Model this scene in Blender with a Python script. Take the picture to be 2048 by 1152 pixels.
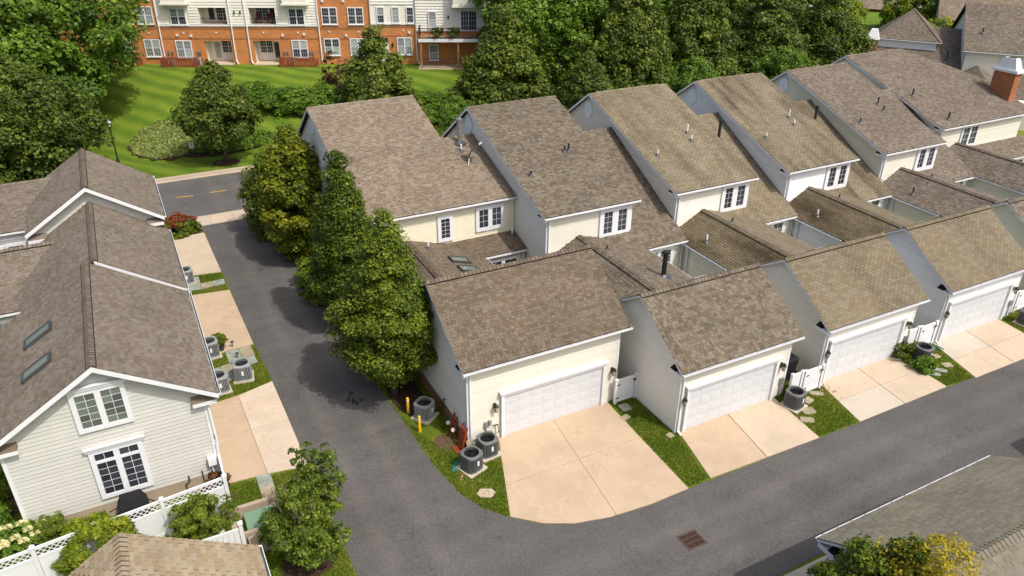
import bpy, math, random
import numpy as np
from mathutils import Vector, Matrix
R = math.radians
random.seed(7); rng = np.random.default_rng(11)
scn = bpy.context.scene
for o in list(bpy.data.objects): bpy.data.objects.remove(o)
COL = scn.collection

# ------------------------------------------------------------------ camera
yaw, pit, rol, FPX = R(27.446), R(28.396), R(0.445), 1538.08
CAM = Vector((0, 0, 21.31))
fw = Vector((math.sin(yaw)*math.cos(pit), math.cos(yaw)*math.cos(pit), -math.sin(pit)))
rt = Vector((math.cos(yaw), -math.sin(yaw), 0)); up = rt.cross(fw)
r2 = rt*math.cos(rol) + up*math.sin(rol); u2 = up*math.cos(rol) - rt*math.sin(rol)
cam = bpy.data.cameras.new('camera'); cam.sensor_width = 36; cam.lens = FPX/2048*36
cam.clip_end = 2000; cam.clip_start = .5
co = bpy.data.objects.new('camera', cam); COL.objects.link(co)
m = Matrix((r2, u2, -fw)).transposed().to_4x4(); m.translation = CAM; co.matrix_world = m
scn.camera = co
# ------------------------------------------------------------------ world, sun, exposure
SUN_EL = R(55.5); sd = Vector((.39, -.92, 0)).normalized()
w = bpy.data.worlds.new('World'); scn.world = w; w.use_nodes = True
nt = w.node_tree; sky = nt.nodes.new('ShaderNodeTexSky'); sky.sky_type = 'NISHITA'; sky.sun_disc = False
sky.dust_density = 5.0; sky.ozone_density = .5; sky.sun_elevation = SUN_EL; sky.sun_rotation = math.atan2(sd.x, sd.y)
nt.links.new(sky.outputs[0], nt.nodes['Background'].inputs[0]); nt.nodes['Background'].inputs[1].default_value = .15
sl = bpy.data.lights.new('sun', 'SUN'); sl.energy = 2.5; sl.angle = R(.5); sl.color = (1, .975, .935)
so = bpy.data.objects.new('sun', sl); COL.objects.link(so)
ld = Vector((-sd.x*math.cos(SUN_EL), -sd.y*math.cos(SUN_EL), -math.sin(SUN_EL)))
so.rotation_euler = ld.to_track_quat('-Z', 'Y').to_euler(); so.location = (40, -60, 80)
vs = scn.view_settings; vs.view_transform = 'Standard'; vs.look = 'None'; vs.exposure = 0.28; vs.gamma = 1

# ------------------------------------------------------------------ materials
MATS = {}
class NT:
    def __init__(s, name, rough=.6, spec=.3, metal=0):
        s.m = bpy.data.materials.new(name); s.m.use_nodes = True; s.t = s.m.node_tree
        s.b = s.t.nodes['Principled BSDF']; s.b.inputs['Roughness'].default_value = rough
        s.b.inputs['Specular IOR Level'].default_value = spec; s.b.inputs['Metallic'].default_value = metal
        MATS[name] = s.m
    def n(s, typ, **k):
        x = s.t.nodes.new('ShaderNode'+typ)
        for a, b in k.items():
            if a.startswith('i_'):
                key = a[2:]; key = int(key) if key.isdigit() else key
                if hasattr(b, 'is_output'): s.t.links.new(b, x.inputs[key])
                else: x.inputs[key].default_value = b
            else: setattr(x, a, b)
        return x
    def l(s, a, b): s.t.links.new(a, b)
    def pos(s): return s.n('NewGeometry').outputs['Position']
    def noise(s, scale, detail=3, rough=.55, vec=None):
        x = s.n('TexNoise'); x.inputs['Scale'].default_value = scale; x.inputs['Detail'].default_value = detail
        x.inputs['Roughness'].default_value = rough; s.l(vec if vec else s.pos(), x.inputs['Vector']); return x.outputs['Fac']
    def math(s, op, a, b=0.0):
        x = s.n('Math', operation=op)
        for i, v in enumerate((a, b)):
            if hasattr(v, 'is_output'): s.l(v, x.inputs[i])
            else: x.inputs[i].default_value = v
        return x.outputs[0]
    def ramp(s, fac, stops, interp='LINEAR'):
        x = s.n('ValToRGB'); e = x.color_ramp.elements; x.color_ramp.interpolation = interp
        while len(e) < len(stops): e.new(.5)
        for k, (p, c) in zip(e, stops): k.position = p; k.color = (*c, 1) if len(c) == 3 else c
        s.l(fac, x.inputs[0]); return x.outputs[0]
    def mix(s, fac, a, b, mode='MIX'):
        x = s.n('MixRGB', blend_type=mode)
        for i, v in ((0, fac), (1, a), (2, b)):
            if hasattr(v, 'is_output'): s.l(v, x.inputs[i])
            elif i == 0: x.inputs[0].default_value = v
            else: x.inputs[i].default_value = (*v, 1)
        return x.outputs[0]
    def col(s, c):
        if hasattr(c, 'is_output'): s.l(c, s.b.inputs['Base Color'])
        else: s.b.inputs['Base Color'].default_value = (*c, 1)
    def bump(s, h, strength=.3, dist=.02):
        x = s.n('Bump'); x.inputs['Strength'].default_value = strength; x.inputs['Distance'].default_value = dist
        s.l(h, x.inputs['Height']); s.l(x.outputs[0], s.b.inputs['Normal'])
    def rnd(s):      # one random number per loose piece and per object
        a = s.n('NewGeometry').outputs['Random Per Island']; b = s.n('ObjectInfo').outputs['Random']
        return s.math('FRACT', s.math('ADD', a, b))

def mul(c, k): return tuple(x*k for x in c)
def shingle(name, base, contrast=.35, streak=0.0, warm=(1.06, .98, .88)):
    t = NT(name, .9, .15)
    st = [(0, mul(base, 1-contrast)), (.3, tuple(a*b*(1-contrast*.45) for a, b in zip(base, warm))), (.55, base),
          (.8, mul(base, 1+contrast*.5)), (1, tuple(x*(1+contrast*.75)*k for x, k in zip(base, (1.0, 1.02, .96))))]
    c = t.ramp(t.rnd(), st)
    c = t.mix(.6, c, t.ramp(t.noise(.5, 3), [(.3, (.78, .77, .76)), (.7, (1.12, 1.1, 1.08))]), 'MULTIPLY')
    c = t.mix(.5, c, t.ramp(t.noise(60, 2), [(.3, (.62, .62, .62)), (.7, (1.25, 1.25, 1.25))]), 'MULTIPLY')
    if streak:      # algae streaks that run down the slope
        mp = t.n('Mapping'); mp.inputs['Scale'].default_value = (.9, .16, .16); t.l(t.pos(), mp.inputs['Vector'])
        c = t.mix(streak, c, t.ramp(t.noise(1.0, 4, .6, mp.outputs[0]), [(.45, (1, 1, 1)), (.66, (.42, .4, .38))]), 'MULTIPLY')
    t.col(c); t.bump(t.noise(140, 2), .25, .01)
def plain(name, c, rough=.6, spec=.3, var=.1, scale=1.5, metal=0):
    t = NT(name, rough, spec, metal)
    t.col(t.mix(1, c, t.ramp(t.noise(scale, 4), [(.3, (1-var,)*3), (.7, (1+var*.4,)*3)]), 'MULTIPLY'))
    return t
def siding_mat(name, c):
    t = NT(name, .5, .25)
    k = t.mix(1, c, t.ramp(t.rnd(), [(0, (.94, .94, .93)), (1, (1.02, 1.02, 1.02))]), 'MULTIPLY')
    mp = t.n('Mapping'); mp.inputs['Scale'].default_value = (2.2, 2.2, .5); t.l(t.pos(), mp.inputs['Vector'])
    k = t.mix(.25, k, t.ramp(t.noise(1.3, 4, .6, mp.outputs[0]), [(.35, (.88, .87, .84)), (.62, (1.02, 1.02, 1.02))]), 'MULTIPLY')
    t.col(k)
shingle('shingle_brown', (.152, .122, .091), .24)
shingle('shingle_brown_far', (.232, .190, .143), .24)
shingle('shingle_grey', (.162, .137, .104), .31)
shingle('shingle_tan', (.238, .203, .141), .15, .5)
shingle('shingle_tan_near', (.197, .167, .115), .15, .3)
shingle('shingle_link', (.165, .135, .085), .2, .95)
shingle('shingle_tan_streaked', (.225, .191, .134), .15, .95)
shingle('shingle_taupe', (.178, .15, .120), .27)
shingle('shingle_left', (.178, .152, .122), .22)
shingle('shingle_near', (.32, .26, .178), .16)
shingle('shingle_olive', (.195, .18, .14), .14)
plain('roof_deck', (.045, .036, .03), .95, .1)
plain('ridge_dark', (.025, .02, .018), .9, .1)
plain('white_trim', (.74, .75, .76), .42, .4, .05)
plain('white_vinyl', (.76, .77, .78), .35, .4, .04)
plain('door_white', (.60, .62, .64), .4, .35, .04)
siding_mat('siding_yellow', (.75, .715, .545))
siding_mat('siding_cream', (.72, .70, .60))
siding_mat('siding_ivory', (.80, .775, .70))
siding_mat('siding_white', (.80, .815, .83))
siding_mat('siding_beige', (.78, .745, .65))
siding_mat('siding_left', (.57, .565, .515))
siding_mat('siding_apartment', (.78, .75, .66))
plain('soffit_grey', (.52, .54, .54), .6)
plain('vent_oval', (.80, .82, .84), .6)
def glass(name, c, rough=.06):
    t = NT(name, rough, .5); t.col(t.mix(1, c, t.ramp(t.rnd(), [(0, (.6, .6, .62)), (1, (1.35, 1.35, 1.3))]), 'MULTIPLY'))
glass('glass_dark', (.040, .044, .056)); glass('glass_blind', (.30, .33, .32), .15); glass('glass_sky', (.13, .15, .13), .05)
plain('plastic_white', (.78, .78, .76), .4); plain('black_pipe', (.02, .02, .022), .5)
plain('metal_grey', (.30, .31, .32), .4, .5, .1, 3, .6); plain('metal_dark', (.08, .085, .09), .45, .5, .1, 3, .3)
plain('ac_light', (.27, .29, .29), .5, .4); plain('ac_dark', (.13, .135, .135), .5, .4); plain('ac_fan', (.012, .013, .015), .5)
plain('bronze', (.018, .014, .012), .4, .5); plain('lamp_glass', (.6, .55, .42), .2)
plain('yellow_paint', (.80, .47, .02), .45, .4); plain('red_paint', (.33, .05, .02), .5, .4, .25, 8)
plain('green_box', (.16, .27, .17), .5, .4); plain('pale_green', (.42, .47, .32), .5)
plain('black_cover', (.018, .018, .02), .75, .2, .3, 5); plain('brown_metal', (.10, .062, .045), .7, .3, .3, 8)
plain('red_wood', (.26, .07, .03), .7, .2, .3, 4); plain('wood_post', (.30, .18, .10), .7)
plain('paper', (.8, .8, .8), .6); plain('orange_print', (.5, .1, .03), .6)
plain('terracotta', (.42, .13, .06), .7); plain('pot_dark', (.06, .055, .05), .5)
plain('bluestone', (.30, .33, .28), .8, .2, .25, 2.5); plain('tanstone', (.36, .31, .21), .8, .2, .25, 2.5)
plain('maroon_cushion', (.12, .02, .03), .8); plain('steel_rail', (.03, .03, .03), .5)
plain('sign_white', (.8, .8, .8), .4, .3, .02); plain('print_grey', (.25, .25, .27), .6)
plain('hose_green', (.03, .16, .11), .5); plain('mulch', (.055, .034, .024), .95, .1, .5, 14)
plain('soil', (.13, .085, .05), .95, .1, .45, 9)
t = plain('bark', (.13, .10, .075), .9, .1, .4, 6); t.bump(t.noise(22, 4), .6, .03)
def concrete(name, c, speck=.1, stain=.12):
    t = NT(name, .85, .2)
    k = t.mix(1, c, t.ramp(t.noise(.55, 5, .65), [(.3, (1-stain, 1-stain, 1-stain*1.05)), (.7, (1.06, 1.06, 1.05))]), 'MULTIPLY')
    k = t.mix(1, k, t.ramp(t.noise(45, 2), [(.3, (1-speck,)*3), (.7, (1+speck*.6,)*3)]), 'MULTIPLY')
    k = t.mix(.25, k, t.ramp(t.noise(2.3, 6, .7), [(.60, (1, 1, 1)), (.70, (1.12, 1.12, 1.14))]), 'MULTIPLY')
    k = t.mix(.8, k, t.ramp(t.rnd(), [(0, (.95, .955, .96)), (1, (1.02, 1.015, 1.0))]), 'MULTIPLY')
    ln = t.math('ABSOLUTE', t.math('SUBTRACT', t.noise(.55, 3, .5), .52)); k = t.mix(.55, k, t.ramp(ln, [(.0, (1.12, 1.12, 1.14)), (.008, (1.05, 1.05, 1.05)), (.016, (1, 1, 1))]), 'MULTIPLY')
    ln = t.math('ABSOLUTE', t.math('SUBTRACT', t.noise(.33, 4, .6), .47)); k = t.mix(.5, k, t.ramp(ln, [(.0, (.72, .70, .68)), (.004, (1, 1, 1))]), 'MULTIPLY')
    t.col(k); t.bump(t.noise(70, 3), .2, .01)
concrete('concrete_tan', (.50, .378, .262)); concrete('concrete_pale', (.53, .425, .315)); concrete('concrete_exposed', (.60, .49, .38), .3)
concrete('concrete_grey', (.52, .455, .365)); concrete('concrete_kerb', (.46, .38, .29)); concrete('stone_base', (.45, .36, .27), .2, .25)
t = NT('asphalt', .9, .2)
k = t.ramp(t.noise(.35, 5, .6), [(.3, (.094, .088, .083)), (.7, (.122, .115, .109))])
k = t.mix(1, k, t.ramp(t.noise(38, 3, .7), [(.3, (.72, .72, .72)), (.72, (1.3, 1.29, 1.27))]), 'MULTIPLY')
k = t.mix(1, k, t.ramp(t.noise(11, 4, .8), [(.36, (.80, .80, .80)), (.66, (1.2, 1.19, 1.18))]), 'MULTIPLY')
mp = t.n('Mapping'); mp.inputs['Scale'].default_value = (.12, .9, 1); t.l(t.pos(), mp.inputs['Vector'])
k = t.mix(.55, k, t.ramp(t.noise(1.0, 5, .6, mp.outputs[0]), [(.4, (.86, .86, .86)), (.62, (1.06, 1.06, 1.06)), (.72, (1.22, 1.2, 1.18))]), 'MULTIPLY')
ln = t.math('ABSOLUTE', t.math('SUBTRACT', t.noise(.22, 5, .6), .5)); k = t.mix(.6, k, t.ramp(ln, [(.0, (.70, .70, .70)), (.008, (1, 1, 1))]), 'MULTIPLY')
k = t.mix(.8, k, t.ramp(t.noise(.9, 6, .75), [(.62, (1, 1, 1)), (.78, (1.25, 1.24, 1.22))]), 'MULTIPLY')
k = t.mix(.8, k, t.ramp(t.noise(.6, 4, .7), [(.26, (.72, .72, .73)), (.36, (1, 1, 1))]), 'MULTIPLY')
sp = t.n('SeparateXYZ'); t.l(t.pos(), sp.inputs[0]); band = None      # tyre-worn tracks
for ax_, c0, lim, lo in ((0, 5.05, 1, 17.5), (0, 6.75, 1, 17.5), (1, 13.9, 0, 9.0), (1, 15.6, 0, 9.0)):
    q = t.math('SUBTRACT', 1.0, t.math('MULTIPLY', t.math('ABSOLUTE', t.math('SUBTRACT', t.math('ADD', sp.outputs[ax_], t.math('MULTIPLY', t.noise(.12, 2), .8)), c0+.4)), 2.0))
    q = t.math('MULTIPLY', t.math('MAXIMUM', q, 0.0), t.math('GREATER_THAN', sp.outputs[lim], lo)); band = q if band is None else t.math('MAXIMUM', band, q)
k = t.mix(t.math('MULTIPLY', band, t.math('MULTIPLY', t.noise(.5, 4, .7), .9)), k, t.mix(1, k, (1.32, 1.30, 1.27), 'MULTIPLY'))
t.col(k); t.bump(t.noise(120, 2), .35, .01)
plain('asphalt_patch', (.035, .034, .034), .7); plain('yellow_line', (.62, .33, .05), .7, .2, .25, 6)
t = NT('grass_ground', .9, .15)
k = t.ramp(t.noise(.45, 5, .65), [(.28, (.080, .130, .011)), (.5, (.125, .175, .014)), (.72, (.22, .21, .04))])
k = t.mix(.55, k, t.ramp(t.noise(1.6, 5, .7), [(.50, (1, 1, 1)), (.74, (2.1, 1.35, 1.35))]), 'MULTIPLY')
k = t.mix(1, k, t.ramp(t.noise(24, 4, .7), [(.3, (.5, .55, .5)), (.7, (1.4, 1.35, 1.3))]), 'MULTIPLY')
sx = t.n('SeparateXYZ'); t.l(t.pos(), sx.inputs[0])   # mower stripes on the rear lawn
s = t.math('ADD', t.math('MULTIPLY', sx.outputs[0], .78), t.math('MULTIPLY', sx.outputs[1], .62))
s = t.math('ADD', s, t.math('MULTIPLY', t.noise(.25, 2), 1.6))
wv = t.math('SINE', t.math('MULTIPLY', s, 3.4))
msk = t.math('GREATER_THAN', sx.outputs[1], 63.5)
lawn = t.ramp(t.math('MULTIPLY_ADD', wv, .5), [(0, (.085, .150, .012)), (1, (.150, .215, .020))])
t.t.nodes[-1]
lawn = t.mix(1, lawn, t.ramp(t.noise(9, 4, .7), [(.3, (.72, .75, .7)), (.7, (1.22, 1.2, 1.2))]), 'MULTIPLY')
lawn = t.mix(.7, lawn, t.ramp(t.noise(.35, 4), [(.35, (.8, .84, .8)), (.7, (1.15, 1.1, 1.1))]), 'MULTIPLY')
t.col(t.mix(msk, k, lawn)); t.bump(t.noise(30, 4, .7), .8, .06)
for nd in t.t.nodes:
    if nd.type == 'MATH' and nd.operation == 'MULTIPLY_ADD': nd.inputs[2].default_value = .5
def leafmat(name, dark, mid, light, trans=.25, tintw=1.0):
    t = NT(name, .5, .25)
    a = t.n('Attribute', attribute_name='tint').outputs['Fac']
    v = t.math('ADD', t.math('MULTIPLY', t.rnd(), .55), t.math('MULTIPLY', a, .45*tintw))
    c = t.ramp(v, [(.12, dark), (.5, mid), (.9, light)])
    c = t.mix(1, c, t.ramp(t.n('ObjectInfo').outputs['Random'], [(0, (.82, .86, .85)), (1, (1.18, 1.12, 1.1))]), 'MULTIPLY'); t.col(c)
    tr = t.n('BsdfTranslucent'); t.l(t.mix(1, c, (1.2, 1.35, .6), 'MULTIPLY'), tr.inputs[0])
    mx = t.n('MixShader'); mx.inputs[0].default_value = trans
    t.l(t.b.outputs[0], mx.inputs[1]); t.l(tr.outputs[0], mx.inputs[2]); t.l(mx.outputs[0], t.t.nodes['Material Output'].inputs[0])
leafmat('leaf_hornbeam', (.028, .048, .004), (.080, .122, .008), (.20, .245, .015))
leafmat('leaf_gold', (.040, .068, .005), (.110, .150, .008), (.30, .275, .010))
leafmat('leaf_dark', (.032, .054, .008), (.078, .120, .014), (.18, .23, .027))
leafmat('leaf_oak', (.038, .078, .008), (.092, .168, .015), (.20, .30, .03))
leafmat('leaf_yellowgreen', (.06, .10, .006), (.17, .23, .012), (.33, .36, .03))
leafmat('leaf_lightgreen', (.05, .10, .008), (.10, .19, .014), (.19, .29, .03))
leafmat('leaf_box', (.045, .075, .007), (.11, .165, .012), (.24, .29, .03))
leafmat('leaf_sage', (.15, .19, .04), (.27, .32, .085), (.42, .46, .16))
leafmat('leaf_red', (.05, .025, .01), (.22, .05, .02), (.42, .09, .04))
leafmat('leaf_rust', (.04, .025, .012), (.12, .055, .02), (.22, .10, .04))
leafmat('leaf_autumn', (.10, .11, .01), (.34, .27, .012), (.52, .38, .02))
leafmat('petal_cream', (.5, .45, .2), (.75, .70, .38), (.85, .82, .6), .2)
leafmat('grass_blade', (.07, .12, .009), (.145, .20, .014), (.32, .30, .055), .3)
leafmat('leaf_litter', (.20, .12, .05), (.45, .28, .12), (.6, .42, .2), .1)
def brick(name, axis, c1=(.62, .225, .055), c2=(.50, .155, .04)):
    t = NT(name, .85, .2)
    d = t.n('VectorMath', operation='DOT_PRODUCT'); t.l(t.pos(), d.inputs[0]); d.inputs[1].default_value = axis
    s = t.n('SeparateXYZ'); t.l(t.pos(), s.inputs[0]); c = t.n('CombineXYZ')
    t.l(d.outputs['Value'], c.inputs[0]); t.l(s.outputs[2], c.inputs[1])
    b = t.n('TexBrick'); t.l(c.outputs[0], b.inputs['Vector']); b.inputs['Scale'].default_value = 1
    b.inputs['Brick Width'].default_value = .3; b.inputs['Row Height'].default_value = .1; b.inputs['Mortar Size'].default_value = .012
    b.inputs['Color1'].default_value = (*c1, 1); b.inputs['Color2'].default_value = (*c2, 1); b.inputs['Mortar'].default_value = (.46, .28, .15, 1)
    t.col(t.mix(.5, b.outputs['Color'], t.ramp(t.noise(1.2, 4), [(.3, (.75, .75, .75)), (.7, (1.15, 1.12, 1.1))]), 'MULTIPLY')); t.bump(b.outputs['Fac'], -.4, .01)
AX = (.904, -.4275, 0)
brick('brick_apartment', AX); brick('brick_chimney', (.7, .7, 0), (.36, .11, .04), (.28, .08, .03)); brick('brick_dark', AX, (.36, .13, .05), (.28, .10, .04))
brick('brick_base', (0, 1, 0), (.20, .11, .075), (.15, .085, .06)); brick('brick_red_far', (.6, -.8, 0), (.24, .06, .03), (.18, .045, .02))
# ------------------------------------------------------------------ geometry helpers
V = Vector
BASE = {}
def base_of(p):
    while p is not None:
        if p.name in BASE: return BASE[p.name]
        p = p.parent
    return V((0, 0, 0))
def tag(o, label=None, cat=None, group=None, kind=None):
    if label: o['label'] = label
    if cat: o['category'] = cat
    if group: o['group'] = group
    if kind: o['kind'] = kind
    return o
def thing(name, label, cat, loc=(0, 0, 0), group=None, kind=None):
    o = bpy.data.objects.new(name, None); COL.objects.link(o); o.location = loc; o.empty_display_size = .3
    BASE[o.name] = V(loc); return tag(o, label, cat, group, kind)
def mesh_np(name, vs, fs_flat, loop_start, loop_total, mat, parent=None, tint=None, smooth=False):
    me = bpy.data.meshes.new(name); vs = np.asarray(vs, dtype=np.float32)
    b = base_of(parent); vs = vs - np.array(b, dtype=np.float32)
    me.vertices.add(len(vs)); me.vertices.foreach_set('co', vs.ravel())
    me.loops.add(len(fs_flat)); me.loops.foreach_set('vertex_index', np.asarray(fs_flat, dtype=np.int32))
    me.polygons.add(len(loop_start)); me.polygons.foreach_set('loop_start', np.asarray(loop_start, dtype=np.int32))
    me.polygons.foreach_set('loop_total', np.asarray(loop_total, dtype=np.int32))
    me.polygons.foreach_set('use_smooth', np.full(len(loop_start), smooth, dtype=bool))
    me.update(calc_edges=True)
    if tint is not None:
        a = me.attributes.new('tint', 'FLOAT', 'POINT'); a.data.foreach_set('value', np.asarray(tint, dtype=np.float32))
    me.materials.append(MATS[mat])
    o = bpy.data.objects.new(name, me); COL.objects.link(o); o.parent = parent
    return o
class MB:
    def __init__(s): s.v = []; s.f = []
    def poly(s, pts):
        n = len(s.v); s.v += [tuple(p) for p in pts]; s.f.append(list(range(n, n+len(pts)))); return s
    def hexa(s, p):      # p: 4 bottom + 4 top
        n = len(s.v); s.v += [tuple(q) for q in p]
        for a in ((3, 2, 1, 0), (4, 5, 6, 7), (0, 1, 5, 4), (1, 2, 6, 5), (2, 3, 7, 6), (3, 0, 4, 7)): s.f.append([n+i for i in a])
        return s
    def box(s, x0, x1, y0, y1, z0, z1):
        return s.hexa([(x0, y0, z0), (x1, y0, z0), (x1, y1, z0), (x0, y1, z0), (x0, y0, z1), (x1, y0, z1), (x1, y1, z1), (x0, y1, z1)])
    def ob(s, o, u, n, s0, s1, z0, z1, d0, d1):   # box in a wall frame: u along, z up, n outward
        o, u, n = V(o), V(u), V(n); Z = V((0, 0, 1)); f = lambda a, d, z: o+u*a+n*d+Z*z
        return s.hexa([f(s0, d0, z0), f(s1, d0, z0), f(s1, d1, z0), f(s0, d1, z0), f(s0, d0, z1), f(s1, d0, z1), f(s1, d1, z1), f(s0, d1, z1)])
    def beam(s, a, b, w, h, upv=(0, 0, 1)):
        a, b = V(a), V(b); d = (b-a).normalized(); upv = V(upv); sd_ = d.cross(upv)
        if sd_.length < 1e-4: sd_ = d.cross(V((1, 0, 0)))
        sd_.normalize(); u = sd_.cross(d); x = sd_*w/2; y = u*h/2
        return s.hexa([a-x-y, a+x-y, b+x-y, b-x-y, a-x+y, a+x+y, b+x+y, b-x+y])
    def prism(s, pts, off):
        off = V(off); n = len(s.v); k = len(pts); s.v += [tuple(p) for p in pts]+[tuple(V(p)+off) for p in pts]
        s.f.append(list(range(n, n+k))); s.f.append([n+k+i for i in reversed(range(k))])
        for i in range(k): j = (i+1) % k; s.f.append([n+i, n+k+i, n+k+j, n+j])
        return s
    def tube(s, pts, r, n=8, cap=True):
        pts = [V(p) for p in pts]; rr = r if isinstance(r, (list, tuple)) else [r]*len(pts); st = len(s.v)
        for i, p in enumerate(pts):
            d = (pts[min(i+1, len(pts)-1)]-pts[max(i-1, 0)]).normalized(); a = d.orthogonal().normalized(); b = d.cross(a)
            if abs(d.z) > .9: a = V((1, 0, 0))-d*d.x; a.normalize(); b = d.cross(a)
            s.v += [tuple(p+a*math.cos(t)*rr[i]+b*math.sin(t)*rr[i]) for t in [2*math.pi*k/n for k in range(n)]]
        for i in range(len(pts)-1):
            for k in range(n): q = (k+1) % n; s.f.append([st+i*n+k, st+i*n+q, st+(i+1)*n+q, st+(i+1)*n+k])
        if cap: s.f.append([st+k for k in reversed(range(n))]); s.f.append([st+(len(pts)-1)*n+k for k in range(n)])
        return s
    def lathe(s, c, prof, n=16):
        st = len(s.v); c = V(c)
        for r, z in prof: s.v += [tuple(c+V((r*math.cos(2*math.pi*k/n), r*math.sin(2*math.pi*k/n), z))) for k in range(n)]
        for i in range(len(prof)-1):
            for k in range(n): q = (k+1) % n; s.f.append([st+i*n+k, st+i*n+q, st+(i+1)*n+q, st+(i+1)*n+k])
        return s
    def build(s, name, mat, parent=None, label=None, cat=None, group=None, kind=None, smooth=False):
        if not s.f: return None
        flat = [i for f in s.f for i in f]; tot = [len(f) for f in s.f]; st = np.concatenate([[0], np.cumsum(tot)[:-1]])
        return tag(mesh_np(name, s.v, flat, st, tot, mat, parent, None, smooth), label, cat, group, kind)
def copy_tree(o, loc=None, rz=None, parent=None):
    c = o.copy(); COL.objects.link(c)
    if parent is not None: c.parent = parent
    if loc is not None: c.location = loc
    if rz is not None: c.rotation_euler[2] = rz
    for ch in list(o.children): copy_tree(ch, parent=c)
    return c
# ---- lap siding on a wall outline (convex, in wall coordinates s, z)
def clipz(P, z, keep_above):
    out = []
    for i in range(len(P)):
        a, b = P[i], P[(i+1) % len(P)]; ia = (a[1] >= z) == keep_above; ib = (b[1] >= z) == keep_above
        if ia: out.append(a)
        if ia != ib: k = (z-a[1])/(b[1]-a[1]); out.append((a[0]+(b[0]-a[0])*k, z))
    return out
LAP = .042
def siding(T, o, u, n, P, mat, course=.13, zbase=0, single=False, thick=.16, wallmat=None):
    o, u, n = V(o), V(u).normalized(), V(n).normalized(); Z = V((0, 0, 1))
    W = lambda s_, z, d: o+u*s_+Z*z+n*d
    wall = MB().prism([W(a, z, -.004) for a, z in P], n*-thick).build('wall', wallmat or mat, T)
    mb = MB(); zmax = max(z for _, z in P); zmin = max(min(z for _, z in P), zbase); k = 0
    while zmin+k*course < zmax-.02:
        z0 = zmin+k*course; z1 = min(z0+course, zmax); q = clipz(clipz(P, z0, True), z1, False); k += 1
        if len(q) < 3: continue
        cur = MB() if single else mb
        off = lambda z: .003+(LAP if course < .15 else .022)*(z1-z)/course
        pts = [W(a, z, off(z)) for a, z in q]; cur.poly(pts)
        lo = sorted([a for a, z in q if abs(z-z0) < 1e-4])
        if len(lo) > 1: cur.poly([W(lo[0], z0, 0), W(lo[-1], z0, 0), W(lo[-1], z0, off(z0)), W(lo[0], z0, off(z0))])
        if single: cur.build('siding_board', mat, wall)
    if not single: mb.build('siding_boards', mat, wall, kind='stuff')
    return wall
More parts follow.
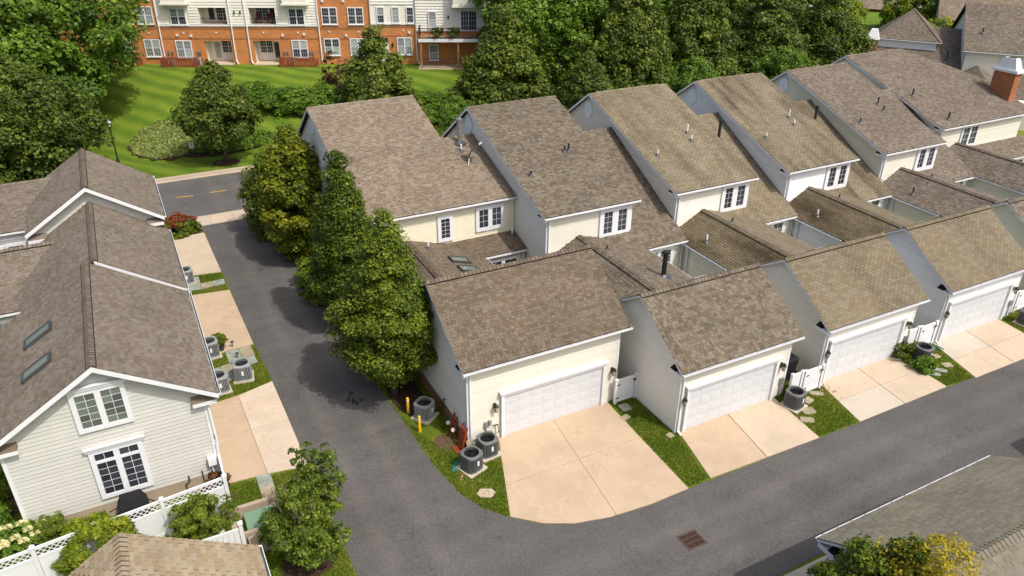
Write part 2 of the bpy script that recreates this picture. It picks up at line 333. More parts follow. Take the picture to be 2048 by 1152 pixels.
# ---- shingled roof plane. pts: convex polygon, pts[0]->pts[1] is the eave (horizontal)
TABS = {}
def tab_mesh(wd, ex, th, mat):
    key = (round(wd, 3), round(th, 3), mat)
    if key not in TABS:
        me = bpy.data.meshes.new('shingle'); g = .006
        v = [(g, 0, 0), (wd-g, 0, 0), (wd-g, ex+.02, 0), (g, ex+.02, 0), (g, 0, th), (wd-g, 0, th), (wd-g, ex+.02, .003), (g, ex+.02, .003)]
        me.from_pydata(v, [], [(4, 5, 6, 7), (0, 1, 5, 4), (1, 2, 6, 5), (3, 0, 4, 7), (2, 3, 7, 6)]); me.materials.append(MATS[mat]); TABS[key] = me
    return TABS[key]
def roof_plane(T, pts, mat, style='lam', cand=None, tabs=True, ex=.145, deck='roof_deck', thick=.09):
    pts = [V(p) for p in pts]; u = (pts[1]-pts[0]).normalized(); nn = V((0, 0, 0))
    for i in range(1, len(pts)-1): nn += (pts[i]-pts[0]).cross(pts[i+1]-pts[0])
    nn.normalize()
    if nn.z < 0: nn = -nn
    v = nn.cross(u).normalized()
    if v.z < 0: v = -v
    deckm = MB().prism([p-nn*.004 for p in pts], nn*-thick)
    T_deck = deckm.build('roof', deck, T)
    if not tabs: return T_deck
    o = pts[0]; q = [((p-o).dot(u), (p-o).dot(v)) for p in pts]; vmax = max(b for _, b in q)
    def span(vv):
        xs = []
        for i in range(len(q)):
            a, b = q[i], q[(i+1) % len(q)]
            if abs(a[1]-b[1]) < 1e-6:
                if abs(a[1]-vv) < 1e-6: xs += [a[0], b[0]]
            elif min(a[1], b[1])-1e-6 <= vv <= max(a[1], b[1])+1e-6:
                xs.append(a[0]+(b[0]-a[0])*(vv-a[1])/(b[1]-a[1]))
        return (min(xs), max(xs)) if xs else None
    A = []; r = np.random.default_rng(int(abs(o.x*97+o.y*31+o.z*7)))
    k = 0
    while k*ex < vmax-.03:
        v0 = k*ex; v1 = min(v0+ex, vmax); a = span(v0+1e-4); b = span(v1-1e-4)
        k += 1
        if not a or not b: continue
        lo = min(a[0], b[0]); hi = max(a[1], b[1])
        x = lo - (r.random()*.3 if style in ('lam', 'dash') else (.152 if k % 2 else 0))
        while x < hi:
            wd = (.12, .16, .21, .28)[int(r.integers(0, 4))] if style == 'lam' else (.24, .31, .38, .45)[int(r.integers(0, 4))] if style == 'dash' else .305
            th = (.014, .014, .028)[int(r.integers(0, 3))] if style == 'lam' else {'near': .034, 'dash': .04}.get(style, .022)
            A.append((x, x+wd, v0, v1, th, a[0], a[1], b[0], b[1])); x += wd
    A = np.array(A)
    g = .004 if style == 'lam' else {'near': .024, 'dash': .004}.get(style, .011)
    x0, x1 = A[:, 0]+g, A[:, 1]-g
    # trapezoid clip to the polygon ends
    bl, br = np.clip(x0, A[:, 5], A[:, 6]), np.clip(x1, A[:, 5], A[:, 6]); tl, tr = np.clip(x0, A[:, 7], A[:, 8]), np.clip(x1, A[:, 7], A[:, 8])
    ok = ((br-bl)+(tr-tl)) > .02
    full = ok & (bl == x0) & (br == x1) & (tl == x0) & (tr == x1) & (A[:, 3]-A[:, 2] > ex*.98)
    if cand is not None:
        M = np.array([u, v, nn]).T; c = np.array(o)+np.outer((x0+x1)/2, np.array(u))+np.outer(A[:, 2], np.array(v))
        d = np.linalg.norm(c-np.array(CAM), axis=1); sel = np.nonzero(full)[0]
        rec = dict(deck=T_deck, mat=mat, ex=ex, o=o, u=u, v=v, n=nn, A=A, d=d, sel=sel, geo=(bl, br, tl, tr, ok), c=c)
        cand.append(rec)
    else: field(T_deck, A, bl, br, tl, tr, ok, o, u, v, nn, mat)
    return T_deck
def field(T, A, bl, br, tl, tr, ok, o, u, v, nn, mat):
    bl, br, tl, tr = bl[ok], br[ok], tl[ok], tr[ok]; v0, v1, th = A[ok, 2], A[ok, 3]+.012, A[ok, 4]; N = len(bl)
    if N == 0: return
    z = np.zeros(N); C = np.stack([np.stack([bl, v0, z], 1), np.stack([br, v0, z], 1), np.stack([tr, v1, z], 1), np.stack([tl, v1, z], 1),
                                   np.stack([bl, v0, th], 1), np.stack([br, v0, th], 1), np.stack([tr, v1, z+.003], 1), np.stack([tl, v1, z+.003], 1)], 1)
    Wd = np.array(o)+C.reshape(-1, 3) @ np.array([u, v, nn])
    F = np.array([[4, 5, 6, 7], [0, 1, 5, 4], [1, 2, 6, 5], [3, 0, 4, 7]])
    idx = (np.arange(N)[:, None, None]*8+F[None]).reshape(-1)
    o_ = mesh_np('shingle_field', Wd, idx, np.arange(N*4)*4, np.full(N*4, 4), mat, T); o_['kind'] = 'stuff'
def finish_roof(cands, limit=290, inview=None):
    allc = []
    for i, c in enumerate(cands):
        for k in c['sel']:
            p = c['c'][k]; q = (V(p)-CAM); x = q.dot(r2)/q.dot(fw)*FPX; y = -q.dot(u2)/q.dot(fw)*FPX
            if abs(x) < 1020 and abs(y) < 570: allc.append((c['d'][k], i, k))
    allc.sort(); take = allc[:limit]
    for dd, i, k in take:
        c = cands[i]; a = c['A'][k]; me = tab_mesh(a[1]-a[0], c['ex'], a[4], c['mat'])
        ob = bpy.data.objects.new('shingle', me); COL.objects.link(ob); ob.parent = c['deck']
        p = c['o']+c['u']*a[0]+c['v']*a[2]-base_of(c['deck']); mm = Matrix((c['u'], c['v'], c['n'])).transposed().to_4x4(); mm.translation = p
        ob.matrix_local = mm
    gone = {}
    for dd, i, k in take: gone.setdefault(i, set()).add(k)
    for i, c in enumerate(cands):
        ok = c['geo'][4].copy()
        for k in gone.get(i, ()): ok[k] = False
        field(c['deck'], c['A'], *c['geo'][:4], ok, c['o'], c['u'], c['v'], c['n'], c['mat'])
def ridge_caps(T, a, b, nl, nr, mat, wd=.16, step=.15, single=False, vent=False):
    # nl, nr: unit vectors down the two slopes
    a, b, nl, nr = V(a), V(b), V(nl).normalized(), V(nr).normalized(); d = (b-a); L = d.length; d.normalize(); Z = V((0, 0, 1)); mb = MB(); n = int(L/step)
    lift = .055 if vent else .022
    if vent:
        v = MB()
        for q in (nl, nr): v.hexa([a+q*.02+Z*.01, b+q*.02+Z*.01, b+q*(wd+.03)+Z*.012, a+q*(wd+.03)+Z*.012, a+q*.02+Z*.045, b+q*.02+Z*.045, b+q*(wd+.03)+Z*.045, a+q*(wd+.03)+Z*.045])
        v.build('ridge_vent', 'ridge_dark', T)
    for k in range(n):
        p = a+d*(k*L/n); p2 = a+d*((k+1.15)*L/n if k < n-1 else L); cur = MB() if single else mb
        h0, h1 = lift, lift+.018
        A0, B0 = p+Z*h1, p2+Z*h0
        for q in (nl, nr):
            cur.poly([A0, B0, B0+q*wd, A0+q*wd]); cur.poly([A0+q*wd, B0+q*wd, B0+q*wd-Z*.02, A0+q*wd-Z*.03])
        cur.poly([A0, A0+nl*wd, A0+nl*wd-Z*.025, A0-Z*.025, ]); cur.poly([A0, A0+nr*wd, A0+nr*wd-Z*.025, A0-Z*.025])
        if single: cur.build('ridge_cap', mat, T)
    if not single: mb.build('ridge_caps', mat, T, kind='stuff')
    if vent or single:
        j = MB()
        for k in range(1, n):
            p = a+d*(k*L/n)-d*.004
            for q in (nl, nr): j.poly([p+Z*(lift+.02), p+d*.03+Z*(lift+.02), p+d*.03+q*wd+Z*(lift+.02), p+q*wd+Z*(lift+.02)])
        j.build('cap_joints', 'roof_deck', T, kind='stuff')
def gutter(T, a, b, out, mat='white_trim', hang=.9):
    a, b, out = V(a), V(b), V(out).normalized(); Z = V((0, 0, 1)); m_ = MB()
    m_.beam(a+out*.01-Z*.08, b+out*.01-Z*.08, .012, .09, Z)
    m_.beam(a+out*.092-Z*.065, b+out*.092-Z*.065, .02, .07, Z)
    d = (b-a).normalized()
    for e, sg in ((a, 1), (b, -1)): m_.beam(e+d*sg*.006+out*.018-Z*.06, e+d*sg*.006+out*.08-Z*.06, .012, .08, Z)
    o = m_.build('gutter', mat, T); MB().beam(a+out*.05-Z*.085, b+out*.05-Z*.085, .064, .03, Z).build('gutter_bed', 'metal_dark', o)
    L = (b-a).length; h = MB()
    for k in range(int(L/hang)): p = a+d*(k+.5)*hang; h.beam(p+Z*.025-out*.03, p+out*.09-Z*.01, .02, .008)
    h.build('gutter_straps', 'metal_grey', o, kind='stuff')
    return o
def downspout(T, x, y, z0, z1, kick=(0, -1), off=0.0):
    m_ = MB(); m_.box(x-.045, x+.045, y-.035, y+.035, z0+.1, z1)
    k = V((kick[0], kick[1], 0)); m_.beam((x, y, z0+.12), V((x, y, z0+.05))+k*.25, .09, .07)
    return m_.build('downspout', 'white_trim', T)
def rake(T, a, b, out, mat='white_trim', h=.11, th=.03):
    a, b, out = V(a), V(b), V(out); d = (b-a).normalized(); Z = V((0, 0, 1)); n = out
    m_ = MB(); x = out*.007; y = out*(.007-th); m_.hexa([a-Z*h+y, b-Z*h+y, b-Z*h+x, a-Z*h+x, a-Z*.016+y, b-Z*.016+y, b-Z*.016+x, a-Z*.016+x])
    return m_.build('rake_board', mat, T)
def cornice_return(T, x, y, z, dx, dy, roofmat):
    # white return under the foot of a rake: runs dx along the gable, dy out from it, capped by a small shingled slope
    m_ = MB(); x0, x1 = sorted((x, x+dx)); y0, y1 = sorted((y, y+dy)); m_.box(x0, x1, y0, y1, z-.16, z); r_ = m_.build('cornice_return', 'white_trim', T)
    c = MB()
    if abs(dx) > abs(dy):   # gable faces y
        yb = y; yf = y+dy; c.prism([(x0, yf, z+.005), (x0, yb, z+.005), (x0, yb, z+.2)], (x1-x0, 0, 0))
    else:
        xb = x; xf = x+dx; sg = 1 if dy > 0 else -1; ys = y+dy*.52; y0, y1 = sorted((ys, y+dy)); c.prism([(xf, y0, z+.005), (xb, y0, z+.005), (xb, y0, z+.15)], (0, y1-y0, 0))
    c.build('return_roof', roofmat, r_)
def window(T, o, u, n, w, h, sash=2, cols=2, rows=3, trim=.11, head=False, each=False, pane='glass_dark', gap=.1, top_light=0, e=.022, name='window', sill=False, upper=None):
    # o = lower left of the outer trim, on the wall plane
    o, u, n = V(o), V(u), V(n); o = o+n*.032; f = MB(); D = .055
    f.ob(o, u, n, 0, trim, 0, h, -.04, D); f.ob(o, u, n, w-trim, w, 0, h, -.04, D); f.ob(o, u, n, trim, w-trim, 0, trim, -.04, D-.002); f.ob(o, u, n, trim, w-trim, h-trim, h, -.04, D-.002)
    iw = (w-2*trim-(sash-1)*gap)/sash
    for i in range(1, sash): s0 = trim+i*iw+(i-1)*gap; f.ob(o, u, n, s0, s0+gap, trim, h-trim, 0, D-.004)
    if head: f.ob(o, u, n, -.08, w+.08, h, h+.12, 0, .10); f.ob(o, u, n, -.12, w+.12, h+.12, h+.16, 0, .15)
    if sill: f.ob(o, u, n, -.04, w+.04, -.06, 0, 0, .09)
    fo = f.build(name, 'white_trim', T); mm = MB()
    for i in range(sash):
        s0 = trim+i*(iw+gap); s1 = s0+iw; blocks = [(trim, h-trim, rows)]
        if top_light: zt = h-trim-top_light; blocks = [(trim, zt-.12, rows), (zt, h-trim, 1)]; mm.ob(o, u, n, s0, s1, zt-.12, zt, .012, .05)
        for bi, (z0, z1, rw) in enumerate(blocks):
            for a in range(1, cols): x = s0+iw*a/cols; mm.ob(o, u, n, x-e/2, x+e/2, z0, z1, .0125, .018)
            for b in range(1, rw): z = z0+(z1-z0)*b/rw; mm.ob(o, u, n, s0, s1, z-e/2, z+e/2, .0125, .0175)
            if upper:   # double hung: pale upper half
                zm = (z0+z1)/2; mm.ob(o, u, n, s0, s1, zm-.025, zm+.025, .013, .04)
                MB().ob(o, u, n, s0, s1, z0, zm, .002, .012).build('pane', pane, fo); MB().ob(o, u, n, s0, s1, zm, z1, .002, .012).build('pane', upper, fo)
            elif each:
                for a in range(cols):
                    for b in range(rw):
                        MB().ob(o, u, n, s0+iw*a/cols+.004, s0+iw*(a+1)/cols-.004, z0+(z1-z0)*b/rw+.004, z0+(z1-z0)*(b+1)/rw-.004, .002, .012).build('pane', pane, fo)
            else: MB().ob(o, u, n, s0, s1, z0, z1, .002, .012).build('pane', pane, fo)
    mm.build('muntins', 'white_trim', fo, kind='stuff')
    return fo
def pipe_vent(T, x, y, z, h=.45, r=.06, mat='black_pipe', cap=False):
    m_ = MB(); m_.lathe((x, y, z), [(r, -.04), (r, h), (r*.75, h), (r*.7, h-.05), (0, h-.05)], 10)
    if cap: m_.lathe((x, y, z+h), [(r*.9, -.02), (r*1.5, .0), (r*1.5, .10), (r*.3, .16), (0, .16)], 10)
    o = m_.build('vent_pipe', mat, T); f = MB(); f.lathe((x, y, z), [(r*3.2, -.12), (r*3.2, .0), (r*2, .05), (r*1.05, .14)], 8); f.build('flashing', 'metal_dark', o)
    return o
# ------------------------------------------------------------------ ground, roads, paving
def sm(x): x = min(1, max(0, x)); return x*x*(3-2*x)
def terr(x, y): return 3.5*sm((.4275*x+.904*y-64)/16)*sm((y-63.3)/9)
xs = [-220, -150, -100, -70]+list(np.arange(-50, 110, 2.5))+[120, 150, 200, 300]; ys = [-60, -30, 0, 30, 60, 62, 63]+list(np.arange(64, 120, 1.5))+[130, 160, 220, 320]
gv = [(x, y, terr(x, y)) for y in ys for x in xs]; nx = len(xs); gm = MB(); gm.v = gv
gm.f = [[j*nx+i, j*nx+i+1, (j+1)*nx+i+1, (j+1)*nx+i] for j in range(len(ys)-1) for i in range(nx-1)]
gm.build('ground', 'grass_ground', smooth=True, kind='structure')
def sheet(name, pts, z, mat, th=0.0, kind='structure', parent=None):
    m_ = MB()
    if th: m_.prism([(x, y, z) for x, y in pts], (0, 0, -th))
    else: m_.poly([(x, y, z) for x, y in pts])
    return m_.build(name, mat, parent, kind=kind)
def wob(pts, amp=.03, step=.5, seed=1):     # uneven pavement edge
    rr = random.Random(seed); out = []
    for i in range(len(pts)):
        a, b = V(pts[i]), V(pts[(i+1) % len(pts)]); n = max(1, int((b-a).length/step)); out.append(tuple(a))
        for k in range(1, n): p = a.lerp(b, k/n); out.append((p.x+rr.uniform(-amp, amp), p.y+rr.uniform(-amp, amp)))
    return out
curve = [(8.05, 53.9), (7.96, 41), (7.98, 33.2), (8.12, 28.4), (8.24, 26.6), (8.30, 24.3), (8.38, 22.6), (8.62, 21.0), (9.1, 19.8), (9.8, 18.9), (10.7, 18.1), (11.8, 17.52), (13.2, 17.2), (14.9, 17.06)]
ALLEY = wob([(3.3, 53.9), (3.38, 49), (3.47, 43), (3.61, 35.4), (3.74, 31.8), (3.8, 25), (3.86, 20), (4.0, 14), (4.1, -12), (15.6, -12), (15.6, 12.3), (75, 12.3), (75, 16.7), (42, 16.8)]+[(32, 17.0), (24, 17.03), (17, 17.1)]+curve[::-1], .025, .45)
sheet('alley_road', ALLEY, .012, 'asphalt')
sheet('street_road', [(-90, 53.9), (120, 53.9), (120, 62.6), (-90, 62.6)], .006, 'asphalt')
for k in range(-4, 8):
    x = 2.4+k*2.36; sheet('lane_marking', [(x, 58.45), (x+1.17, 58.33), (x+1.17, 58.45), (x, 58.57)], .011, 'yellow_line')
# sidewalk slabs along the street and across the alley mouth
sw = thing('sidewalk', None, None, (0, 53, 0), kind='structure')
for k in range(-12, 14): x = 1.0+k*1.52; MB().box(x, x+1.505, 52.25, 53.85, -.05, .03).build('slab', 'concrete_pale', sw)
MB().box(-90, 8.6, 53.86, 54.06, -.1, .02).build('kerb', 'concrete_kerb', sw)
kb = thing('kerb', None, None, (0, 62.8, 0), kind='structure')
for k in range(-20, 20): x = .2+k*3; MB().box(x, x+2.985, 62.6, 62.95, -.1, .15).build('kerb_stone', 'concrete_kerb', kb); MB().box(x, x+2.985, 62.15, 62.595, -.1, .013).build('kerb_stone', 'concrete_kerb', kb)
def driveway(name_loc, quads, mats, z=.035):
    d = thing('driveway', None, None, (name_loc[0], name_loc[1], 0), kind='structure')
    for q, mt in zip(quads, mats): MB().prism([(x, y, z) for x, y in q], (0, 0, -.08)).build('slab', mt, d)
    return d
def lerp(a, b, t): return (a[0]+(b[0]-a[0])*t, a[1]+(b[1]-a[1])*t)
def grid_quads(A, B, C, D, nu, nv, g=.012):   # A back left, B back right, C front right, D front left
    out = []
    for i in range(nu):
        for j in range(nv):
            f = lambda a, b: lerp(lerp(A, B, a), lerp(D, C, a), b)
            a0, a1, b0, b1 = i/nu+g/4, (i+1)/nu-g/4, j/nv+g/4, (j+1)/nv-g/4
            out.append([f(a0, b0), f(a1, b0), f(a1, b1), f(a0, b1)])
    return out
# first driveway flares out round the bend
driveway((13.5, 20), [[(11.5, 23.34), (14.17, 23.34), (13.82, 20.5), (10.43, 20.5)], [(14.185, 23.34), (17.02, 23.34), (16.9, 20.5), (13.835, 20.5)],
                    [(10.425, 20.485), (13.82, 20.485), (13.42, 17.2), (13.2, 17.2), (11.82, 17.54), (10.8, 18.05), (9.83, 18.92)], [(13.835, 20.485), (16.9, 20.485), (16.77, 17.09), (14.9, 17.07), (13.435, 17.19)]],
         ['concrete_tan']*4)
driveway((21, 18.5), grid_quads((18.62, 20.14), (24.12, 20.14), (23.8, 17.02), (17.92, 17.15), 2, 1), ['concrete_tan', 'concrete_pale'])
driveway((29, 18.5), grid_quads((26.9, 20.04), (32.2, 20.04), (32.1, 17.02), (26.22, 17.0), 2, 2), ['concrete_pale', 'concrete_grey', 'concrete_pale', 'concrete_pale'])
driveway((37, 18.2), grid_quads((34.9, 19.94), (40.3, 19.94), (39.9, 16.84), (33.98, 16.86), 2, 2), ['concrete_grey', 'concrete_pale', 'concrete_pale', 'concrete_pale'])
driveway((45.5, 18.2), grid_quads((43.1, 19.84), (48.5, 19.84), (48.1, 16.8), (42.2, 16.8), 2, 2), ['concrete_grey', 'concrete_pale', 'concrete_pale', 'concrete_pale'])
driveway((2, 48), [[(.6, 45.0), (3.42, 44.6), (3.32, 51.0), (.6, 51.0)]], ['concrete_pale'])
driveway((2, 39), [[(.6, 35.3), (3.58, 35.5), (3.47, 42.0), (.6, 42.4)]], ['concrete_tan'])
driveway((2, 28.5), [[(.5, 25.55), (2.2, 25.4), (2.14, 28.5), (.52, 28.5)], [(.52, 28.515), (2.14, 28.515), (2.09, 31.3), (.55, 31.15)], [(2.215, 25.4), (3.78, 25.15), (3.76, 28.5), (2.155, 28.5)], [(2.155, 28.515), (3.76, 28.515), (3.73, 31.75), (2.105, 31.3)]],
         ['concrete_tan', 'concrete_tan', 'concrete_exposed', 'concrete_exposed'])
sheet('garage_apron', [(15.65, 5), (24.7, 5), (24.7, 12.2), (15.65, 12.2)], .02, 'concrete_grey', .05)
# bare soil and mulch
def blob(name, cx, cy, rx, ry, mat, z=.02, n=30, seed=3, hump=.05):
    rr = random.Random(seed); m_ = MB(); c0 = (cx, cy, terr(cx, cy)+z+hump); ring = []
    for k in range(n):
        a = 2*math.pi*k/n; q = 1+rr.uniform(-.09, .09); x = cx+rx*q*math.cos(a); y = cy+ry*q*math.sin(a); ring.append((x, y, terr(x, y)+z))
    for k in range(n):
        a, b = ring[k], ring[(k+1) % n]; ma = tuple((p*2+q)/3 for p, q in zip(c0, a)); mb_ = tuple((p*2+q)/3 for p, q in zip(c0, b))
        m_.poly([c0, ma, mb_]); m_.poly([ma, a, b, mb_])
    return m_.build(name, mat, kind='structure')
blob('mulch_bed', 2.55, 20.2, .95, .8, 'mulch'); blob('mulch_bed', 7.0, 65.0, 1.1, .9, 'mulch', .03); blob('mulch_bed', 1.9, 51.6, 1.4, .75, 'mulch')
blob('mulch_bed', 2.9, 71.7, 2.8, 4.1, 'mulch', .06, 40, 5, .1); blob('mulch_bed', 7.5, 69.2, 4.2, 2.2, 'mulch', .07, 30, 9, .05)
blob('mulch_bed', 9.05, 28.2, .75, 2.4, 'mulch', .02, 30, 4); blob('mulch_bed', 8.95, 36, .8, 6, 'mulch', .02, 30, 4)
blob('soil_patch', 9.35, 24.0, .5, .55, 'soil', .012, 24, 6, .01); blob('soil_patch', -7.6, 28.6, 1.4, 1.6, 'soil', .012, 24, 6, .02); blob('soil_patch', .2, 24.7, .7, .4, 'soil', .012, 24, 8, .02)

# ------------------------------------------------------------------ the row of townhouses on the right
E_ = V((1, 0, 0)); W_ = V((-1, 0, 0)); S_ = V((0, -1, 0)); N_ = V((0, 1, 0))
def lantern(T, x, y, z):
    l = MB(); l.box(x-.06, x+.06, y-.02, y, z-.14, z+.14); l.beam((x, y-.01, z+.1), (x, y-.16, z+.17), .025, .025)
    l.lathe((x, y-.17, z-.2), [(.02, -.03), (.07, 0), (.075, .02)], 6); l.lathe((x, y-.17, z-.2), [(.13, .26), (.08, .33), (.02, .40), (0, .40)], 6)
    for k in range(6): a = k*math.pi/3; l.beam((x+.07*math.cos(a), y-.17+.07*math.sin(a), z-.18), (x+.11*math.cos(a), y-.17+.11*math.sin(a), z+.07), .014, .014)
    o = l.build('wall_lantern', 'bronze', T); MB().lathe((x, y-.17, z-.18), [(0, 0), (.06, 0), (.10, .25), (0, .25)], 6).build('lamp_glass', 'lamp_glass', o)
def garage_door(T, x0, x1, y, h=2.14, rows=4, cols=8, axis='x'):
    d = MB(); d.box(x0, x1, y+.05, y+.10, .04, h); do = d.build('garage_door', 'door_white', T)
    f = MB(); f.box(x0-.14, x0-.002, y-.05, y+.06, .03, h+.16); f.box(x1+.002, x1+.14, y-.05, y+.06, .03, h+.16); f.box(x0-.001, x1+.001, y-.048, y+.06, h+.002, h+.158)
    f.box(x0-.22, x1+.22, y-.13, y+.06, h+.161, h+.27); f.build('door_frame', 'white_trim', T)
    pw = (x1-x0)/cols; ph = (h-.04)/rows; me = None
    for r_ in range(1, rows): MB().box(x0, x1, y+.043, y+.0495, .04+r_*ph-.006, .04+r_*ph+.006).build('section_joint', 'soffit_grey', do)
    for i in range(cols):
        for j in range(rows):
            if me is None:
                p = MB(); a, b = pw/2-.07, ph/2-.075; e = .035
                p.v = [(-a, 0, -b), (a, 0, -b), (a, 0, b), (-a, 0, b), (-a+e, -.008, -b+e), (a-e, -.008, -b+e), (a-e, -.008, b-e), (-a+e, -.008, b-e)]
                p.f = [[4, 5, 6, 7], [0, 1, 5, 4], [1, 2, 6, 5], [2, 3, 7, 6], [3, 0, 4, 7]]
                o = p.build('door_panel', 'door_white'); me = o.data; bpy.data.objects.remove(o)
            o = bpy.data.objects.new('door_panel', me); COL.objects.link(o); o.parent = do
            o.location = V((x0+(i+.5)*pw, y+.0485, .04+(j+.5)*ph))-base_of(do)
    return do
def oval_vent(T, x, y, z, rx, rz):
    m_ = MB(); n = 20; pts = [(x-.03, y+rx*math.cos(2*math.pi*k/n), z+rz*math.sin(2*math.pi*k/n)) for k in range(n)]; m_.prism(pts, (-.05, 0, 0)); o = m_.build('oval_vent', 'vent_oval', T)
    l = MB()
    for k in range(-4, 5):
        zz = z+k*rz/5; w_ = rx*math.sqrt(max(0, 1-(k/5)**2))-.05
        if w_ > .05: l.beam((x-.085, y-w_, zz), (x-.085, y+w_, zz), .015, .05)
    l.build('louvres', 'vent_oval', o)
def gable_garage(T, xl, xr, yf, ov, eavez, ridgey, ridgez, side, sid_f, roof, style, cands, door, wl, wr, backy):
    sl = (ridgez-eavez)/(ridgey-(yf-ov)); ey = yf-ov; by = backy; bz = ridgez-sl*(by-ridgey)
    roof_plane(T, [(xl, ey, eavez), (xr, ey, eavez), (xr, ridgey, ridgez), (xl, ridgey, ridgez)], roof, style, cands)
    roof_plane(T, [(xr, by, bz), (xl, by, bz), (xl, ridgey, ridgez), (xr, ridgey, ridgez)], roof, style)
    dn = V((0, -1, -sl)); db = V((0, 1, -sl)); ridge_caps(T, (xr-.02, ridgey, ridgez), (xl+.02, ridgey, ridgez), dn, db, roof, .17, .19, vent=True)
    gutter(T, (xl, ey, eavez), (xr, ey, eavez), S_); gutter(T, (xl+.5, by, bz), (xr, by, bz), N_)
    for x, o in ((xl, W_), (xr, E_)):
        rake(T, (x, ey, eavez), (x, ridgey, ridgez), o); rake(T, (x, ridgey, ridgez), (x, by, bz), o)
    e_in = eavez+sl*(yf-ey)-.1; apex = ridgez-.11; bw = by-ov; eb = e_in
    siding(T, (wl, yf, 0), E_, S_, [(0, 0), (wr-wl, 0), (wr-wl, e_in), (0, e_in)], sid_f, .15)
    P = [(yf, 0), (bw, 0), (bw, eb), (ridgey, apex), (yf, e_in)]
    siding(T, (wl, 0, 0), N_, W_, P, side, .15); siding(T, (wr, 0, 0), N_, E_, P, side, .15)
    f = MB(); f.box(wl-.025, wl+.09, yf-.03, yf+.09, .02, e_in-.02); f.box(wr-.09, wr+.025, yf-.03, yf+.09, .02, e_in-.02)
    f.box(wl+.1, wr-.1, yf-.06, yf-.026, e_in-.17, e_in-.04); f.build('corner_boards', 'white_trim', T)
    MB().box(xl+.05, xr-.05, ey+.02, yf-.03, eavez-.16, eavez-.13).build('soffit', 'soffit_grey', T)
    garage_door(T, door[0], door[1], yf-.105)
    cornice_return(T, wl-.03, ey+.02, eavez-.1, -.27, .75, 'ridge_dark')
    return bz
DARKP, WHITEP = 'black_pipe', 'plastic_white'
CF = [  # label bits, siding, front, roof, style, streaked roof
 dict(k=2, lab='cream townhouse with brown shingles and two black vents, garage beside the end unit', s='siding_ivory', f='siding_cream', r='shingle_grey', gr='shingle_grey', st='lam', vm=DARKP, tall=False),
 dict(k=3, lab='beige sided townhouse with tan shingles and three white vent pipes', s='siding_beige', f='siding_ivory', r='shingle_tan', gr='shingle_tan_near', st='tab', vm=WHITEP, tall=True),
 dict(k=4, lab='white sided townhouse with dark streaks running down its tan roof', s='siding_white', f='siding_white', r='shingle_tan_streaked', gr='shingle_tan_near', st='tab', vm=WHITEP, tall=True),
 dict(k=5, lab='yellow sided townhouse with taupe shingles beside the streaked white one', s='siding_yellow', f='siding_cream', r='shingle_taupe', gr='shingle_taupe', st='lam', vm=DARKP, tall=False)]
